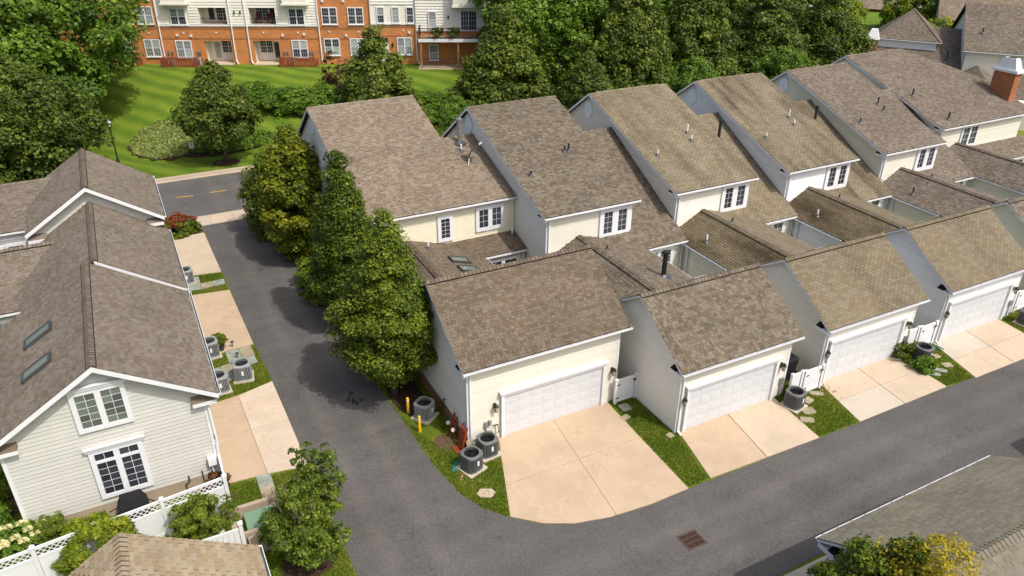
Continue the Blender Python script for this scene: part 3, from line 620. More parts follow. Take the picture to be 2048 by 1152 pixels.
def townhouse(c):
    k = c['k']-2; X = 18.1+8.26*k; dz = -.1*k; T = thing('townhouse', c['lab'], 'house', (X+3, 26, 0), 'attached townhouses with rear garages')
    c['T'] = T; s, f, r_, st = c['s'], c['f'], c['r'], c['st']; cands = [] if k < 3 else None
    # upper block
    ez, rz = 6.06+dz, 9.42+dz; xl, xr = X-.3, X+5.55; ry = 40.1; sl = (rz-ez)/(ry-30.8)
    roof_plane(T, [(xl, 30.8, ez), (xr, 30.8, ez), (xr, ry, rz), (xl, ry, rz)], r_, st)
    roof_plane(T, [(xr, 45.3, rz-3.64), (xl, 45.3, rz-3.64), (xl, ry, rz), (xr, ry, rz)], r_, st)
    ridge_caps(T, (xr-.6 if k in (1, 2) else xr, ry, rz), (xl+.5 if k in (1, 2) else xl, ry, rz), V((0, -1, -sl)), V((0, 1, -.7)), r_, .16, .19)
    gutter(T, (xl, 30.8, ez), (xr, 30.8, ez), S_)
    for x, o in ((xl, W_), (xr, E_)): rake(T, (x, 30.8, ez), (x, ry, rz), o, h=.16); rake(T, (x, ry, rz), (x, 45.3, rz-3.64), o, h=.16)
    e_in = ez+.02; P = [(31.1, 0), (45.0, 0), (45.0, rz-3.5), (ry, rz-.12), (31.1, e_in-.02)]
    siding(T, (X, 0, 0), N_, W_, P, s, .15, 3.2); siding(T, (X+5.25, 0, 0), N_, E_, P, s, .15, 3.2)
    siding(T, (X, 31.1, 0), E_, S_, [(0, 0), (5.25, 0), (5.25, e_in), (0, e_in)], f, .15, 3.2)
    MB().box(X+.16, X+5.09, 44.6, 44.9, 0, 5.6).build('rear_wall', s, T)
    # soffit trim shadow board and cornice return
    m_ = MB(); m_.box(X-.025, X+.1, 31.07, 31.2, 3.4, e_in-.03); m_.box(X+5.15, X+5.275, 31.07, 31.2, 3.4, e_in-.03); m_.box(X+.101, X+5.149, 31.04, 31.074, e_in-.3, e_in-.05); m_.build('corner_boards', 'white_trim', T)
    MB().box(xl+.05, xr-.05, 30.83, 31.06, ez-.15, ez-.12).build('soffit', 'soffit_grey', T)
    cornice_return(T, X-.03, 30.85, ez-.12, -.26, .7, 'ridge_dark')
    oval_vent(T, X, 40.4, 8.3+dz, .42, .55)
    window(T, (X+3.2, 31.1-.02, 4.1+dz*.6), E_, S_, 1.95, 1.75, 2, 2, 4, .26, gap=.38, e=.013)
    downspout(T, X+.12, 31.0, 3.9, ez-.15)
    for q, (dx, yy) in enumerate(((3.42 if k == 0 else 3.72, 35.25), (3.66 if k == 0 else 3.52, 35.22 if k == 0 else 34.55), (.55, 33.85))):
        pipe_vent(T, X+dx, yy, ez+sl*(yy-30.8), (.35, .45, .3)[q] if k == 0 else (.55, .35, .35)[q], .05, c['vm'])
    # lower side roof with its own ridge, and the strip in front of the upper wall
    qz = lambda y: 4.24+dz+.525*(y-31.1)
    xq = X+8.26
    roof_plane(T, [(X+1.2, 29.8, qz(29.8)), (xq, 29.8, qz(29.8)), (xq, 31.15, qz(31.15)), (X+1.2, 31.15, qz(31.15))], r_, st)
    roof_plane(T, [(X+5.2, 31.15, qz(31.15)), (xq, 31.15, qz(31.15)), (xq, 37.78, qz(37.78)), (X+5.2, 37.78, qz(37.78))], r_, st)
    roof_plane(T, [(xq, 43, qz(37.78)-3.4), (X+5.2, 43, qz(37.78)-3.4), (X+5.2, 37.78, qz(37.78)), (xq, 37.78, qz(37.78))], r_, st, tabs=False)
    ridge_caps(T, (xq, 37.78, qz(37.78)), (X+5.3, 37.78, qz(37.78)), V((0, -1, -.525)), V((0, 1, -.65)), r_, .15, .19)
    gutter(T, (X+5.5, 29.8, qz(29.8)), (xq, 29.8, qz(29.8)), S_)
    siding(T, (X+5.25, 30.1, 0), E_, S_, [(0, 0), (3.0, 0), (3.0, qz(30.0)-.1), (0, qz(30.0)-.1)], f, .15)
    window(T, (X+5.6, 30.06, 1.4), E_, S_, 1.9, 1.85, 2, 2, 4, .16, gap=.2, pane='glass_sky')
    downspout(T, xq-.15, 30.0, 0, qz(29.8)-.2)
    if c['tall']: pipe_vent(T, X+6.78, 35.8, qz(35.8), 1.15, .09, DARKP, True)
    # link wing between house and garage
    lr, lz, le, re, rez = X+1.96, 4.55+dz*.4, 3.45+dz*.5, X+5.55, 3.55+dz*.6; lx = X-.2; l1 = (lz-le)/(lr-lx); l2 = (lz-rez)/(re-lr)
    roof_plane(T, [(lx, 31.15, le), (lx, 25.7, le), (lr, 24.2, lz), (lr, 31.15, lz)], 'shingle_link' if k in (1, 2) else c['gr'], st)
    roof_plane(T, [(re, 25.9, rez), (re, 31.15, rez), (lr, 31.15, lz), (lr, 24.2, lz)], c['gr'], st)
    ridge_caps(T, (lr, 24.1, lz), (lr, 31.1, lz), V((-1, 0, -l1)), V((1, 0, -l2)), c['gr'], .18, .19, vent=True)
    gutter(T, (lx, 26.3, le), (lx, 31.0, le), W_); gutter(T, (re, 26.2, rez), (re, 29.75, rez), E_)
    siding(T, (X+.05, 0, 0), N_, W_, [(26.0, 0), (31.1, 0), (31.1, le-.05), (26.0, le-.05)], s, .15)
    siding(T, (X+5.3, 0, 0), N_, E_, [(26.0, 0), (30.1, 0), (30.1, rez-.05), (26.0, rez-.05)], s, .15)
    downspout(T, X-.05, 29.6, 0, le-.1)
    yv = 28.8; pipe_vent(T, lr-1.5, yv, lz-l1*1.5, .42, .05, c['vm']); pipe_vent(T, lr+.55, 29.2, lz-l2*.55, .25, .05, DARKP)
    if k == 0: pipe_vent(T, lr+1.8, 26.1, lz-l2*1.8, 1.25, .12, DARKP, True)
    # garage
    gy = 20.12-.08*k; gz, gr = (3.32, 5.42) if k == 0 else (3.19, 5.34)
    gable_garage(T, X+.05, X+6.78, gy, .32, gz, 23.06-.06*k, gr, s, f, c['gr'], st, cands, (X+.78, X+5.66), X+.32, X+6.5, 26.25)
    lantern(T, X+.5, gy-.03, 1.75); lantern(T, X+6.08, gy-.03, 1.8)
    downspout(T, X+.42, gy-.08, 0, gz-.2)
    b = MB(); b.box(X+.33, X+.63, gy-.024, gy-.02, 0, .02); 
    m_ = MB(); m_.box(X+6.16, X+6.34, gy-.12, gy-.03, .75, 1.05); m_.box(X+6.22, X+6.26, gy-.08, gy-.04, .1, .75); m_.build('meter_box', 'metal_grey', T)
    if cands is not None: finish_roof(cands)
    return T
for c in CF: townhouse(c)

# ------------------------------------------------------------------ first unit at the bend
T1 = thing('townhouse', 'wide yellow end townhouse with satellite dish and skylights, behind the three alley trees', 'house', (14, 29, 0), 'attached townhouses with rear garages')
def unit_one():
    T = T1; r_ = 'shingle_brown_far'; ez, rz, ry = 6.0, 9.33, 44.3; sl = (rz-ez)/10.0; pz = lambda y: ez+sl*(y-34.3)
    roof_plane(T, [(9.6, 34.3, ez), (16.08, 34.3, ez), (16.08, ry, rz), (9.6, ry, rz)], r_, 'lam')
    roof_plane(T, [(16.08, 34.3, ez), (18.05, 34.3, ez), (18.05, 39.9, pz(39.9)), (16.08, 39.9, pz(39.9))], r_, 'lam')
    roof_plane(T, [(16.08, 49.5, rz-3.64), (9.6, 49.5, rz-3.64), (9.6, ry, rz), (16.08, ry, rz)], r_, 'lam')
    roof_plane(T, [(18.05, 45, pz(39.9)-3.4), (16.08, 45, pz(39.9)-3.4), (16.08, 39.9, pz(39.9)), (18.05, 39.9, pz(39.9))], r_, tabs=False)
    ridge_caps(T, (16.08, ry, rz), (9.6, ry, rz), V((0, -1, -sl)), V((0, 1, -.7)), r_, .16, .19); ridge_caps(T, (18.05, 39.9, pz(39.9)), (16.1, 39.9, pz(39.9)), V((0, -1, -sl)), V((0, 1, -.66)), r_, .15, .19)
    gutter(T, (9.6, 34.3, ez), (18.02, 34.3, ez), S_)
    rake(T, (9.6, 34.3, ez), (9.6, ry, rz), W_, h=.16); rake(T, (9.6, ry, rz), (9.6, 49.5, rz-3.64), W_, h=.16); rake(T, (16.08, 40, pz(40)), (16.08, ry, rz), E_)
    P = [(34.6, 0), (49.2, 0), (49.2, rz-3.5), (ry, rz-.12), (34.6, ez-.02)]
    siding(T, (9.9, 0, 0), N_, W_, P, 'siding_ivory', .15); siding(T, (15.8, 0, 0), N_, E_, [(39.6, 0), (49.2, 0), (49.2, rz-3.5), (ry, rz-.12), (39.6, pz(39.6)-.1)], 'siding_ivory', .15)
    siding(T, (9.9, 34.6, 0), E_, S_, [(0, 0), (8.15, 0), (8.15, ez), (0, ez)], 'siding_yellow', .15, 3)
    MB().box(9.95, 18.0, 44.3, 44.6, 0, 5.5).build('rear_wall', 'siding_ivory', T)
    m_ = MB(); m_.box(9.875, 10.0, 34.57, 34.7, 3.2, ez-.03); m_.box(10.01, 18.03, 34.545, 34.574, ez-.3, ez-.05); m_.build('corner_boards', 'white_trim', T)
    MB().box(9.65, 18.0, 34.33, 34.54, ez-.15, ez-.12).build('soffit', 'soffit_grey', T)
    oval_vent(T, 9.9, 44.5, 8.2, .42, .55)
    window(T, (13.52, 34.58, 4.05), E_, S_, .88, 1.5, 1, 2, 5, .2, e=.014); window(T, (15.72, 34.58, 4.22), E_, S_, 1.7, 1.42, 2, 2, 3, .2, gap=.25, e=.014)
    downspout(T, 10.08, 34.5, 3.2, ez-.15)
    # vents on the roof
    pipe_vent(T, 16.95, 39.3, pz(39.3), 1.3, .13, 'metal_grey', True); pipe_vent(T, 16.72, 38.55, pz(38.55), .4, .05, WHITEP)
    q = lambda y: 3.43+.28*(y-33.0)
    roof_plane(T, [(13.2, 33.0, q(33)), (18.05, 33.0, q(33)), (18.05, 34.6, q(34.6)), (13.2, 34.6, q(34.6))], 'shingle_brown', 'lam')
    gutter(T, (15.5, 33.0, q(33)), (18.0, 33.0, q(33)), S_); pipe_vent(T, 17.75, 34.2, q(34.2), .42, .05, WHITEP); pipe_vent(T, 12.6, 33.6, 4.3, .42, .05, WHITEP)
    siding(T, (15.2, 33.3, 0), E_, S_, [(0, 0), (2.85, 0), (2.85, 3.35), (0, 3.35)], 'siding_yellow', .15)
    window(T, (15.75, 33.26, 1.2), E_, S_, 1.9, 1.85, 2, 2, 4, .16, gap=.2); downspout(T, 17.9, 33.2, 0, 3.2)
    lr, lz, le, re = 11.75, 4.52, 3.4, 15.5; l1 = (lz-le)/(lr-9.75); l2 = (lz-3.43)/(re-lr)
    roof_plane(T, [(9.75, 34.6, le), (9.75, 31.2, le), (lr, 29.4, lz), (lr, 34.6, lz)], 'shingle_brown', 'lam'); roof_plane(T, [(re, 31.2, 3.43), (re, 34.6, 3.43), (lr, 34.6, lz), (lr, 29.4, lz)], 'shingle_brown', 'lam')
    ridge_caps(T, (lr, 29.3, lz), (lr, 34.5, lz), V((-1, 0, -l1)), V((1, 0, -l2)), 'shingle_brown', .18, .19, vent=True)
    gutter(T, (re, 30.9, 3.43), (re, 32.95, 3.43), E_); gutter(T, (9.75, 30.9, le), (9.75, 34.5, le), W_)
    siding(T, (9.95, 0, 0), N_, W_, [(30, 0), (34.6, 0), (34.6, le-.05), (30, le-.05)], 'siding_ivory', .15); siding(T, (15.25, 0, 0), N_, E_, [(30, 0), (33.3, 0), (33.3, 3.35), (30, 3.35)], 'siding_yellow', .15)
    for yy in (32.28, 31.12): skylight(T, V((13.25, yy, lz-l2*1.5)), V((1, 0, -l2)).normalized(), V((0, 1, 0)), 1.0, .62)
    cands = []
    gable_garage(T, 9.78, 17.83, 23.3, .32, 4.0, 26.64, 6.33, 'siding_ivory', 'siding_cream', 'shingle_brown', 'lam', cands, (11.72, 16.62), 10.08, 17.45, 30.3)
    finish_roof(cands)
    lantern(T, 11.3, 23.27, 1.75); lantern(T, 17.15, 23.27, 1.75); downspout(T, 10.2, 23.22, .25, 3.75)
    MB().box(10.03, 10.062, 23.32, 30.2, 0, .62).build('brick_base', 'brick_base', T)
    m_ = MB(); m_.box(10.82, 10.96, 23.17, 23.27, .8, 1.05); m_.box(11.0, 11.12, 23.17, 23.27, .85, 1.08); m_.box(10.87, 10.9, 23.2, 23.26, .3, .8); m_.build('meter_box', 'metal_grey', T)
    m_ = MB(); m_.tube([(11.25, 23.25, .75), (11.25, 23.12, .85), (11.27, 23.05, .45)], .03, 6); m_.tube([(11.38, 23.25, .75), (11.38, 23.12, .85), (11.40, 23.05, .45)], .03, 6); m_.build('refrigerant_lines', 'bronze', T)
    m_ = MB(); m_.box(9.93, 10.05, 23.55, 23.95, .75, 1.2); m_.build('access_box', 'soffit_grey', T)
    m_ = MB(); m_.tube([(10.05, 25.6, .95), (9.96, 25.6, 1.0), (9.9, 25.55, .6), (9.5, 25.8, .3)], .03, 6); m_.build('refrigerant_lines', 'bronze', T)
def skylight(T, c, dn, ax, L, Wd):
    # c: upper-middle point on the slope, dn: down the slope, ax: along the roof
    n = dn.cross(ax); n = n if n.z > 0 else -n; f = MB()
    a = c-ax*Wd/2; b = c+ax*Wd/2; e = .07
    for p, q_ in ((a, b), (a+dn*L, b+dn*L)): f.beam(p+n*.06, q_+n*.06, e, .15, n)
    for p in (a, b): f.beam(p+n*.06, p+dn*L+n*.06, e, .148, n)
    o = f.build('skylight', 'metal_dark', T); MB().hexa([a+n*.09, b+n*.09, b+dn*L+n*.09, a+dn*L+n*.09, a+n*.10, b+n*.10, b+dn*L+n*.10, a+dn*L+n*.10]).build('pane', 'glass_sky', o)
unit_one()
# satellite dish on the roof, held by a tripod mast
d = thing('satellite_dish', 'grey satellite dish on a mast above the yellow end townhouse roof', 'dish', (16.75, 37.5, 7.06))
MB().tube([(16.75, 37.5, 7.04), (16.75, 37.5, 7.55), (16.85, 37.45, 7.75)], .035, 8).build('mast', 'metal_dark', d)
m_ = MB(); m_.tube([(16.75, 37.5, 7.45), (16.55, 37.2, 7.0)], .018, 6); m_.tube([(16.75, 37.5, 7.45), (17.05, 37.3, 7.03)], .018, 6); m_.build('brace', 'metal_grey', d)
m_ = MB(); dn_ = V((.75, -.35, .55)).normalized(); a_ = dn_.orthogonal().normalized(); b_ = dn_.cross(a_); cc = V((16.85, 37.45, 7.85)); prev = None; st = []
for rr_, dd in ((0, 0), (.16, .012), (.3, .05), (.38, .085)): st.append([cc+dn_*dd+(a_*math.cos(t)*rr_+b_*math.sin(t)*rr_*.85) for t in [k*math.pi/10 for k in range(20)]])
for i in range(3):
    for k in range(20): m_.poly([st[i][k], st[i][(k+1) % 20], st[i+1][(k+1) % 20], st[i+1][k]])
m_.build('reflector', 'metal_dark', d, smooth=True)
m_ = MB(); m_.tube([cc-b_*.3, cc+dn_*.55-b_*.05], .015, 6); m_.build('feed_arm', 'metal_grey', d); MB().beam(cc+dn_*.5-b_*.05, cc+dn_*.66-b_*.02, .1, .09).build('receiver', 'plastic_white', d)
# ------------------------------------------------------------------ far end unit with the brick chimney
def unit_six():
    T = thing('townhouse', 'far end townhouse of the row with wide taupe roof and brick chimney', 'house', (55, 36, 0), 'attached townhouses with rear garages')
    r_ = 'shingle_taupe'; X = 51.15; ez, rz, ry, ey = 5.75, 9.0, 42.3, 32.8; sl = (rz-ez)/(ry-ey)
    roof_plane(T, [(50.85, ey, ez), (61.2, ey, ez), (61.2, 37.0, ez+sl*4.2), (57.2, ry, rz), (50.85, ry, rz)], r_, 'lam')
    roof_plane(T, [(57.2, 47.5, rz-3.64), (50.85, 47.5, rz-3.64), (50.85, ry, rz), (57.2, ry, rz)], r_, 'lam', tabs=False)
    roof_plane(T, [(66, 44, 5.2), (61.2, 47.5, 5.2), (57.2, ry, rz), (61.2, 37.0, ez+sl*4.2)], r_, 'lam', tabs=False)
    ridge_caps(T, (57.2, ry, rz), (50.9, ry, rz), V((0, -1, -sl)), V((0, 1, -.7)), r_, .16, .19)
    gutter(T, (50.85, ey, ez), (61.2, ey, ez), S_); rake(T, (50.85, ey, ez), (50.85, ry, rz), W_, h=.16); rake(T, (50.85, ry, rz), (50.85, 47.5, rz-3.64), W_, h=.16)
    siding(T, (X, 0, 0), N_, W_, [(33.1, 0), (47.2, 0), (47.2, rz-3.5), (ry, rz-.12), (33.1, ez-.02)], 'siding_ivory', .15, 3)
    siding(T, (X, 33.1, 0), E_, S_, [(0, 0), (9.2, 0), (9.2, ez), (0, ez)], 'siding_cream', .15, 2.5); siding(T, (X+9.2, 0, 0), N_, E_, [(33.1, 0), (45, 0), (45, 5.0), (33.1, 5.5)], 'siding_ivory', .15, 2)
    MB().box(X+.2, X+9, 46, 46.3, 0, 5).build('rear_wall', 'siding_ivory', T)
    window(T, (X+2.25, 33.08, 3.95), E_, S_, 1.9, 1.6, 2, 2, 3, .16, gap=.2)
    cornice_return(T, X-.03, ey+.05, ez-.12, -.26, .7, 'ridge_dark')
    q = lambda y: 3.1+.42*(y-31.3)
    roof_plane(T, [(X+1.5, 31.3, q(31.3)), (62, 31.3, q(31.3)), (62, 33.12, q(33.12)), (X+1.5, 33.12, q(33.12))], r_, 'lam'); gutter(T, (X+4.8, 31.3, q(31.3)), (62, 31.3, q(31.3)), S_)
    siding(T, (X+4.5, 31.6, 0), E_, S_, [(0, 0), (6, 0), (6, 3), (0, 3)], 'siding_white', .15); window(T, (X+6.4, 31.57, 1.0), E_, S_, 1.9, 1.85, 2, 2, 4, .16, gap=.2)
    lr, lz = X+1.96, 4.4; roof_plane(T, [(X-.2, 33.1, 3.3), (X-.2, 25.6, 3.3), (lr, 24.1, lz), (lr, 33.1, lz)], r_, 'lam'); roof_plane(T, [(X+5.5, 25.6, 3.3), (X+5.5, 33.1, 3.3), (lr, 33.1, lz), (lr, 24.1, lz)], r_, 'lam')
    ridge_caps(T, (lr, 24.1, lz), (lr, 33.0, lz), V((-1, 0, -.5)), V((1, 0, -.3)), r_, .18, .19, vent=True); gutter(T, (X-.2, 26, 3.3), (X-.2, 31, 3.3), W_)
    siding(T, (X+.05, 0, 0), N_, W_, [(26, 0), (33, 0), (33, 3.25), (26, 3.25)], 'siding_ivory', .15)
    gable_garage(T, X+.05, X+6.78, 19.8, .32, 3.19, 22.8, 5.3, 'siding_ivory', 'siding_cream', r_, 'lam', None, (X+.78, X+5.66), X+.32, X+6.5, 26.0)
    for x, y in ((51.98, 36.6), (52.3, 33.6)): pipe_vent(T, x, y, ez+sl*(y-ey), .55, .06, DARKP)
    c = MB(); c.box(60.0, 60.75, 34.3, 36.0, 5.6, 8.35); ch = c.build('chimney', 'brick_chimney', T)
    m_ = MB(); m_.box(59.85, 60.9, 34.15, 36.15, 8.351, 8.53); m_.box(59.92, 60.83, 34.22, 36.08, 8.531, 8.6); m_.hexa([(60.0, 34.4, 8.601), (60.75, 34.4, 8.601), (60.75, 35.9, 8.601), (60.0, 35.9, 8.601), (60.12, 34.7, 9.35), (60.63, 34.7, 9.35), (60.63, 35.6, 9.35), (60.12, 35.6, 9.35)]); m_.build('chimney_cap', 'white_trim', ch)
    MB().box(60.2, 60.55, 34.85, 35.45, 9.351, 9.37).build('flue', 'ridge_dark', ch)
unit_six()

# ------------------------------------------------------------------ left row: three units with garages facing the alley
def gableY(T, xr_, rz, xL, zL, xR, zR, y0, y1, roof, style, cands=None, vent=True, caps=.17, lef=True, single=False):
    """roof with its ridge along Y at x = xr_"""
    a = (rz-zR)/(xR-xr_); b = (rz-zL)/(xr_-xL)
    roof_plane(T, [(xR, y0, zR), (xR, y1, zR), (xr_, y1, rz), (xr_, y0, rz)], roof, style, cands)
    if lef: roof_plane(T, [(xL, y1, zL), (xL, y0, zL), (xr_, y0, rz), (xr_, y1, rz)], roof, style, cands)
    ridge_caps(T, (xr_, y0+.02, rz), (xr_, y1-.02, rz), V((-1, 0, -b)), V((1, 0, -a)), roof, caps, .17, vent=vent, single=single)
def left_three():
    T = thing('townhouse', 'pale left townhouse whose gable with two large white windows faces the lattice fence', 'house', (-2.7, 29, 0), 'left row townhouses')
    r_ = 'shingle_left'; cands = []
    gableY(T, -2.65, 6.75, -6.33, 4.47, 1.03, 4.47, 25.25, 33.95, r_, 'lam', cands)
    finish_roof(cands)
    gutter(T, (1.03, 25.25, 4.47), (1.06, 33.95, 4.47), E_, hang=.75)
    for a, b in (((1.03, 25.25, 4.47), (-2.65, 25.25, 6.75)), ((-6.33, 25.25, 4.47), (-2.65, 25.25, 6.75))): rake(T, a, b, S_, h=.22, th=.04)
    P = [(0, 0), (6.6, 0), (6.6, 4.72), (3.4, 6.65), (0, 4.6)]
    P2 = [(0, .66), (6.6, .66), (6.6, 4.62), (3.4, 6.62), (0, 4.52)]
    siding(T, (-6.05, 25.7, 0), E_, S_, P2, 'siding_left', .165, .66, single=True)
    siding(T, (.55, 0, 0), N_, E_, [(25.7, 0), (33.9, 0), (33.9, 4.6), (25.7, 4.6)], 'siding_left', .165); siding(T, (-6.05, 0, 0), N_, W_, [(25.7, 0), (33.9, 0), (33.9, 4.5), (25.7, 4.5)], 'siding_left', .165)
    MB().box(-6.03, .53, 25.685, 25.85, 0, .655).build('stone_base', 'stone_base', T)
    MB().box(.46, .585, 25.66, 25.8, .1, 4.55).build('corner_board', 'white_trim', T); MB().box(-6.08, -5.96, 25.66, 25.8, .1, 4.5).build('corner_board', 'white_trim', T)
    # frieze panel under the apex
    MB().prism([(-3.5, 25.675, 6.0), (-1.8, 25.675, 6.0), (-2.65, 25.675, 6.53)], (0, -.03, 0)).build('gable_panel', 'soffit_grey', T)
    window(T, (-3.62, 25.68, 3.98), E_, S_, 1.76, 1.72, 2, 2, 5, .17, head=True, each=True, gap=.2, pane='glass_sky', e=.016)
    window(T, (-3.57, 25.68, .95), E_, S_, 1.76, 2.2, 2, 2, 5, .17, head=True, each=True, gap=.2, top_light=.3, e=.016)
    cornice_return(T, .95, 25.68, 4.12, -.85, -.26, 'shingle_left'); cornice_return(T, -6.3, 25.68, 4.12, .85, -.26, 'shingle_left')
    m_ = MB(); m_.beam((.62, 25.62, 4.2), (.66, 25.62, 2.0), .1, .08); m_.beam((.62, 25.62, 2.0), (.62, 25.62, .3), .1, .08); m_.build('downspout', 'white_trim', T)
    for c in ((-4.08, 30.45, 5.87), (-4.08, 28.0, 5.87)): skylight(T, V((-4.05, c[1], 6.75-.62*1.4)), V((-1, 0, -.62)).normalized(), V((0, 1, 0)), 1.15, .62)
    m_ = MB(); m_.box(.18, .48, 25.45, 25.66, 1.15, 1.5); m_.box(.28, .32, 25.55, 25.6, .2, 1.15); m_.build('utility_box', 'plastic_white', T)
    m_ = MB(); m_.tube([(-.1, 25.66, .1), (-.1, 25.62, .95)], .02, 6); m_.tube([(-.75, 25.64, .25), (-.75, 25.6, .55), (-.6, 25.6, .6), (-.6, 25.6, .9)], .025, 6); m_.build('conduit', 'metal_dark', T)
    m_ = MB(); m_.beam((.55, 27.4, 1.0), (.72, 27.4, 1.0), .1, .2); m_.build('wall_lantern', 'bronze', T)
left_three()
def left_two():
    T = thing('townhouse', 'left townhouse with plain shingled roof between two gabled neighbours', 'house', (-2.4, 38, 0), 'left row townhouses')
    r_ = 'shingle_left'; cands = []
    roof_plane(T, [(1.02, 34.3, 4.45), (1.02, 41.75, 4.45), (-2.33, 41.75, 6.60), (-2.33, 34.3, 6.60)], r_, 'lam', cands)
    finish_roof(cands)
    roof_plane(T, [(-5.6, 41.75, 4.5), (-5.6, 34.3, 4.5), (-2.33, 34.3, 6.60), (-2.33, 41.75, 6.60)], r_, 'lam')
    ridge_caps(T, (-2.33, 34.35, 6.60), (-2.33, 41.7, 6.60), V((-1, 0, -.645)), V((1, 0, -.645)), r_, .17, .17, vent=True)
    rake(T, (1.02, 34.3, 4.45), (-2.33, 34.3, 6.60), S_, h=.17, th=.04); gutter(T, (1.02, 34.3, 4.45), (1.0, 41.7, 4.45), E_, hang=.75)
    siding(T, (.55, 0, 0), N_, E_, [(34.2, 0), (41.7, 0), (41.7, 4.4), (34.2, 4.4)], 'siding_left', .165); siding(T, (-5.6, 34.5, 0), E_, S_, [(0, 0), (6.1, 0), (6.1, 4.5), (3.2, 6.4), (0, 4.3)], 'siding_left', .165)
    # cross wing towards the street
    roof_plane(T, [(-16, 36.7, 3.8), (-5.5, 36.7, 3.8), (-4.1, 40.15, 5.42), (-16, 40.15, 5.42)], r_, 'lam'); roof_plane(T, [(-4.1, 43.9, 3.9), (-16, 43.9, 3.9), (-16, 40.15, 5.42), (-4.1, 40.15, 5.42)], r_, 'lam')
    ridge_caps(T, (-3.9, 40.15, 5.42), (-16, 40.15, 5.42), V((0, -1, -.47)), V((0, 1, -.4)), r_, .17, .19, vent=True)
    gutter(T, (-16, 36.7, 3.8), (-5.7, 36.7, 3.8), S_)
    siding(T, (-16, 37.0, 0), E_, S_, [(0, 0), (10.4, 0), (10.4, 3.7), (0, 3.7)], 'siding_left', .165); window(T, (-8.1, 36.97, 1.5), E_, S_, 1.9, 1.9, 2, 2, 4, .16, gap=.2, pane='glass_sky')
    siding(T, (-5.55, 0, 0), N_, W_, [(34.0, 0), (37.0, 0), (37.0, 4.4), (34.0, 4.4)], 'siding_left', .165)
left_two()
def left_one():
    T = thing('townhouse', 'left townhouse nearest the street, its gable rising above the next roof', 'house', (-2.4, 46, 0), 'left row townhouses')
    r_ = 'shingle_left'
    gableY(T, -2.33, 7.5, -5.4, 5.52, .93, 5.36, 41.35, 48.1, r_, 'lam')
    for a, b in (((.93, 41.35, 5.36), (-2.33, 41.35, 7.5)), ((-5.4, 41.35, 5.52), (-2.33, 41.35, 7.5)), ((.93, 48.1, 5.36), (-2.33, 48.1, 7.5))): rake(T, a, b, S_ if a[1] < 45 else N_, h=.22, th=.04)
    gutter(T, (.93, 41.35, 5.36), (.93, 48.1, 5.36), E_)
    siding(T, (-5.1, 41.76, 0), E_, S_, [(0, 0), (5.65, 0), (5.65, 5.5), (2.8, 7.36), (0, 5.6)], 'siding_left', .165, 3.5)
    siding(T, (.55, 0, 0), N_, E_, [(41.76, 0), (47.9, 0), (47.9, 5.4), (41.76, 5.4)], 'siding_left', .165)
    cornice_return(T, .86, 41.74, 5.02, -.8, -.3, 'shingle_left'); cornice_return(T, -5.36, 41.74, 5.15, .85, -.3, 'shingle_left')
    downspout(T, .62, 41.7, 0, 5.0)
    roof_plane(T, [(-18, 43.9, 4.85), (-5.4, 43.9, 4.85), (-3.8, 47.06, 6.4), (-18, 47.06, 6.4)], r_, 'lam'); roof_plane(T, [(-3.8, 51, 4.7), (-18, 51, 4.7), (-18, 47.06, 6.4), (-3.8, 47.06, 6.4)], r_, tabs=False)
    ridge_caps(T, (-3.9, 47.06, 6.4), (-18, 47.06, 6.4), V((0, -1, -.49)), V((0, 1, -.43)), r_, .17, .19)
    gutter(T, (-18, 43.9, 4.85), (-5.5, 43.9, 4.85), S_)
    siding(T, (-18, 44.2, 0), E_, S_, [(0, 0), (12.6, 0), (12.6, 4.7), (0, 4.7)], 'siding_white', .165, 2)
    window(T, (-6.75, 44.17, 3.5), E_, S_, .95, .62, 1, 3, 1, .14); window(T, (-8.4, 44.17, 3.5), E_, S_, .95, .62, 1, 3, 1, .14)
    siding(T, (-5.1, 0, 0), N_, W_, [(41.76, 0), (47, 0), (47, 5.4), (41.76, 5.4)], 'siding_left', .165)
left_one()
# ------------------------------------------------------------------ near garage roofs at the bottom of the view
def near_left():
    T = thing('garage_house', 'tan shingled roof just below the lattice fence, its gutter by the small tree', 'house', (-2.3, 14, 0))
    cands = []; gableY(T, -2.31, 6.27, -5.55, 4.25, .9, 4.27, 6.5, 17.4, 'shingle_near', 'near', cands, vent=False, caps=.2, single=True)
    finish_roof(cands)
    gutter(T, (.9, 6.5, 4.27), (.9, 17.42, 4.27), E_, hang=.9); rake(T, (.9, 17.4, 4.27), (-2.31, 17.4, 6.27), N_); rake(T, (-5.55, 17.4, 4.25), (-2.31, 17.4, 6.27), N_)
    siding(T, (.4, 0, 0), N_, E_, [(6.8, 0), (17.1, 0), (17.1, 4.2), (6.8, 4.2)], 'siding_left', .165); siding(T, (-5.1, 17.1, 0), E_, N_, [(0, 0), (5.5, 0), (5.5, 4.3), (2.8, 6.1), (0, 4.3)], 'siding_left', .165)
    siding(T, (-5.1, 6.8, 0), E_, S_, [(0, 0), (5.5, 0), (5.5, 4.3), (2.8, 6.1), (0, 4.3)], 'siding_left', .165)
near_left()
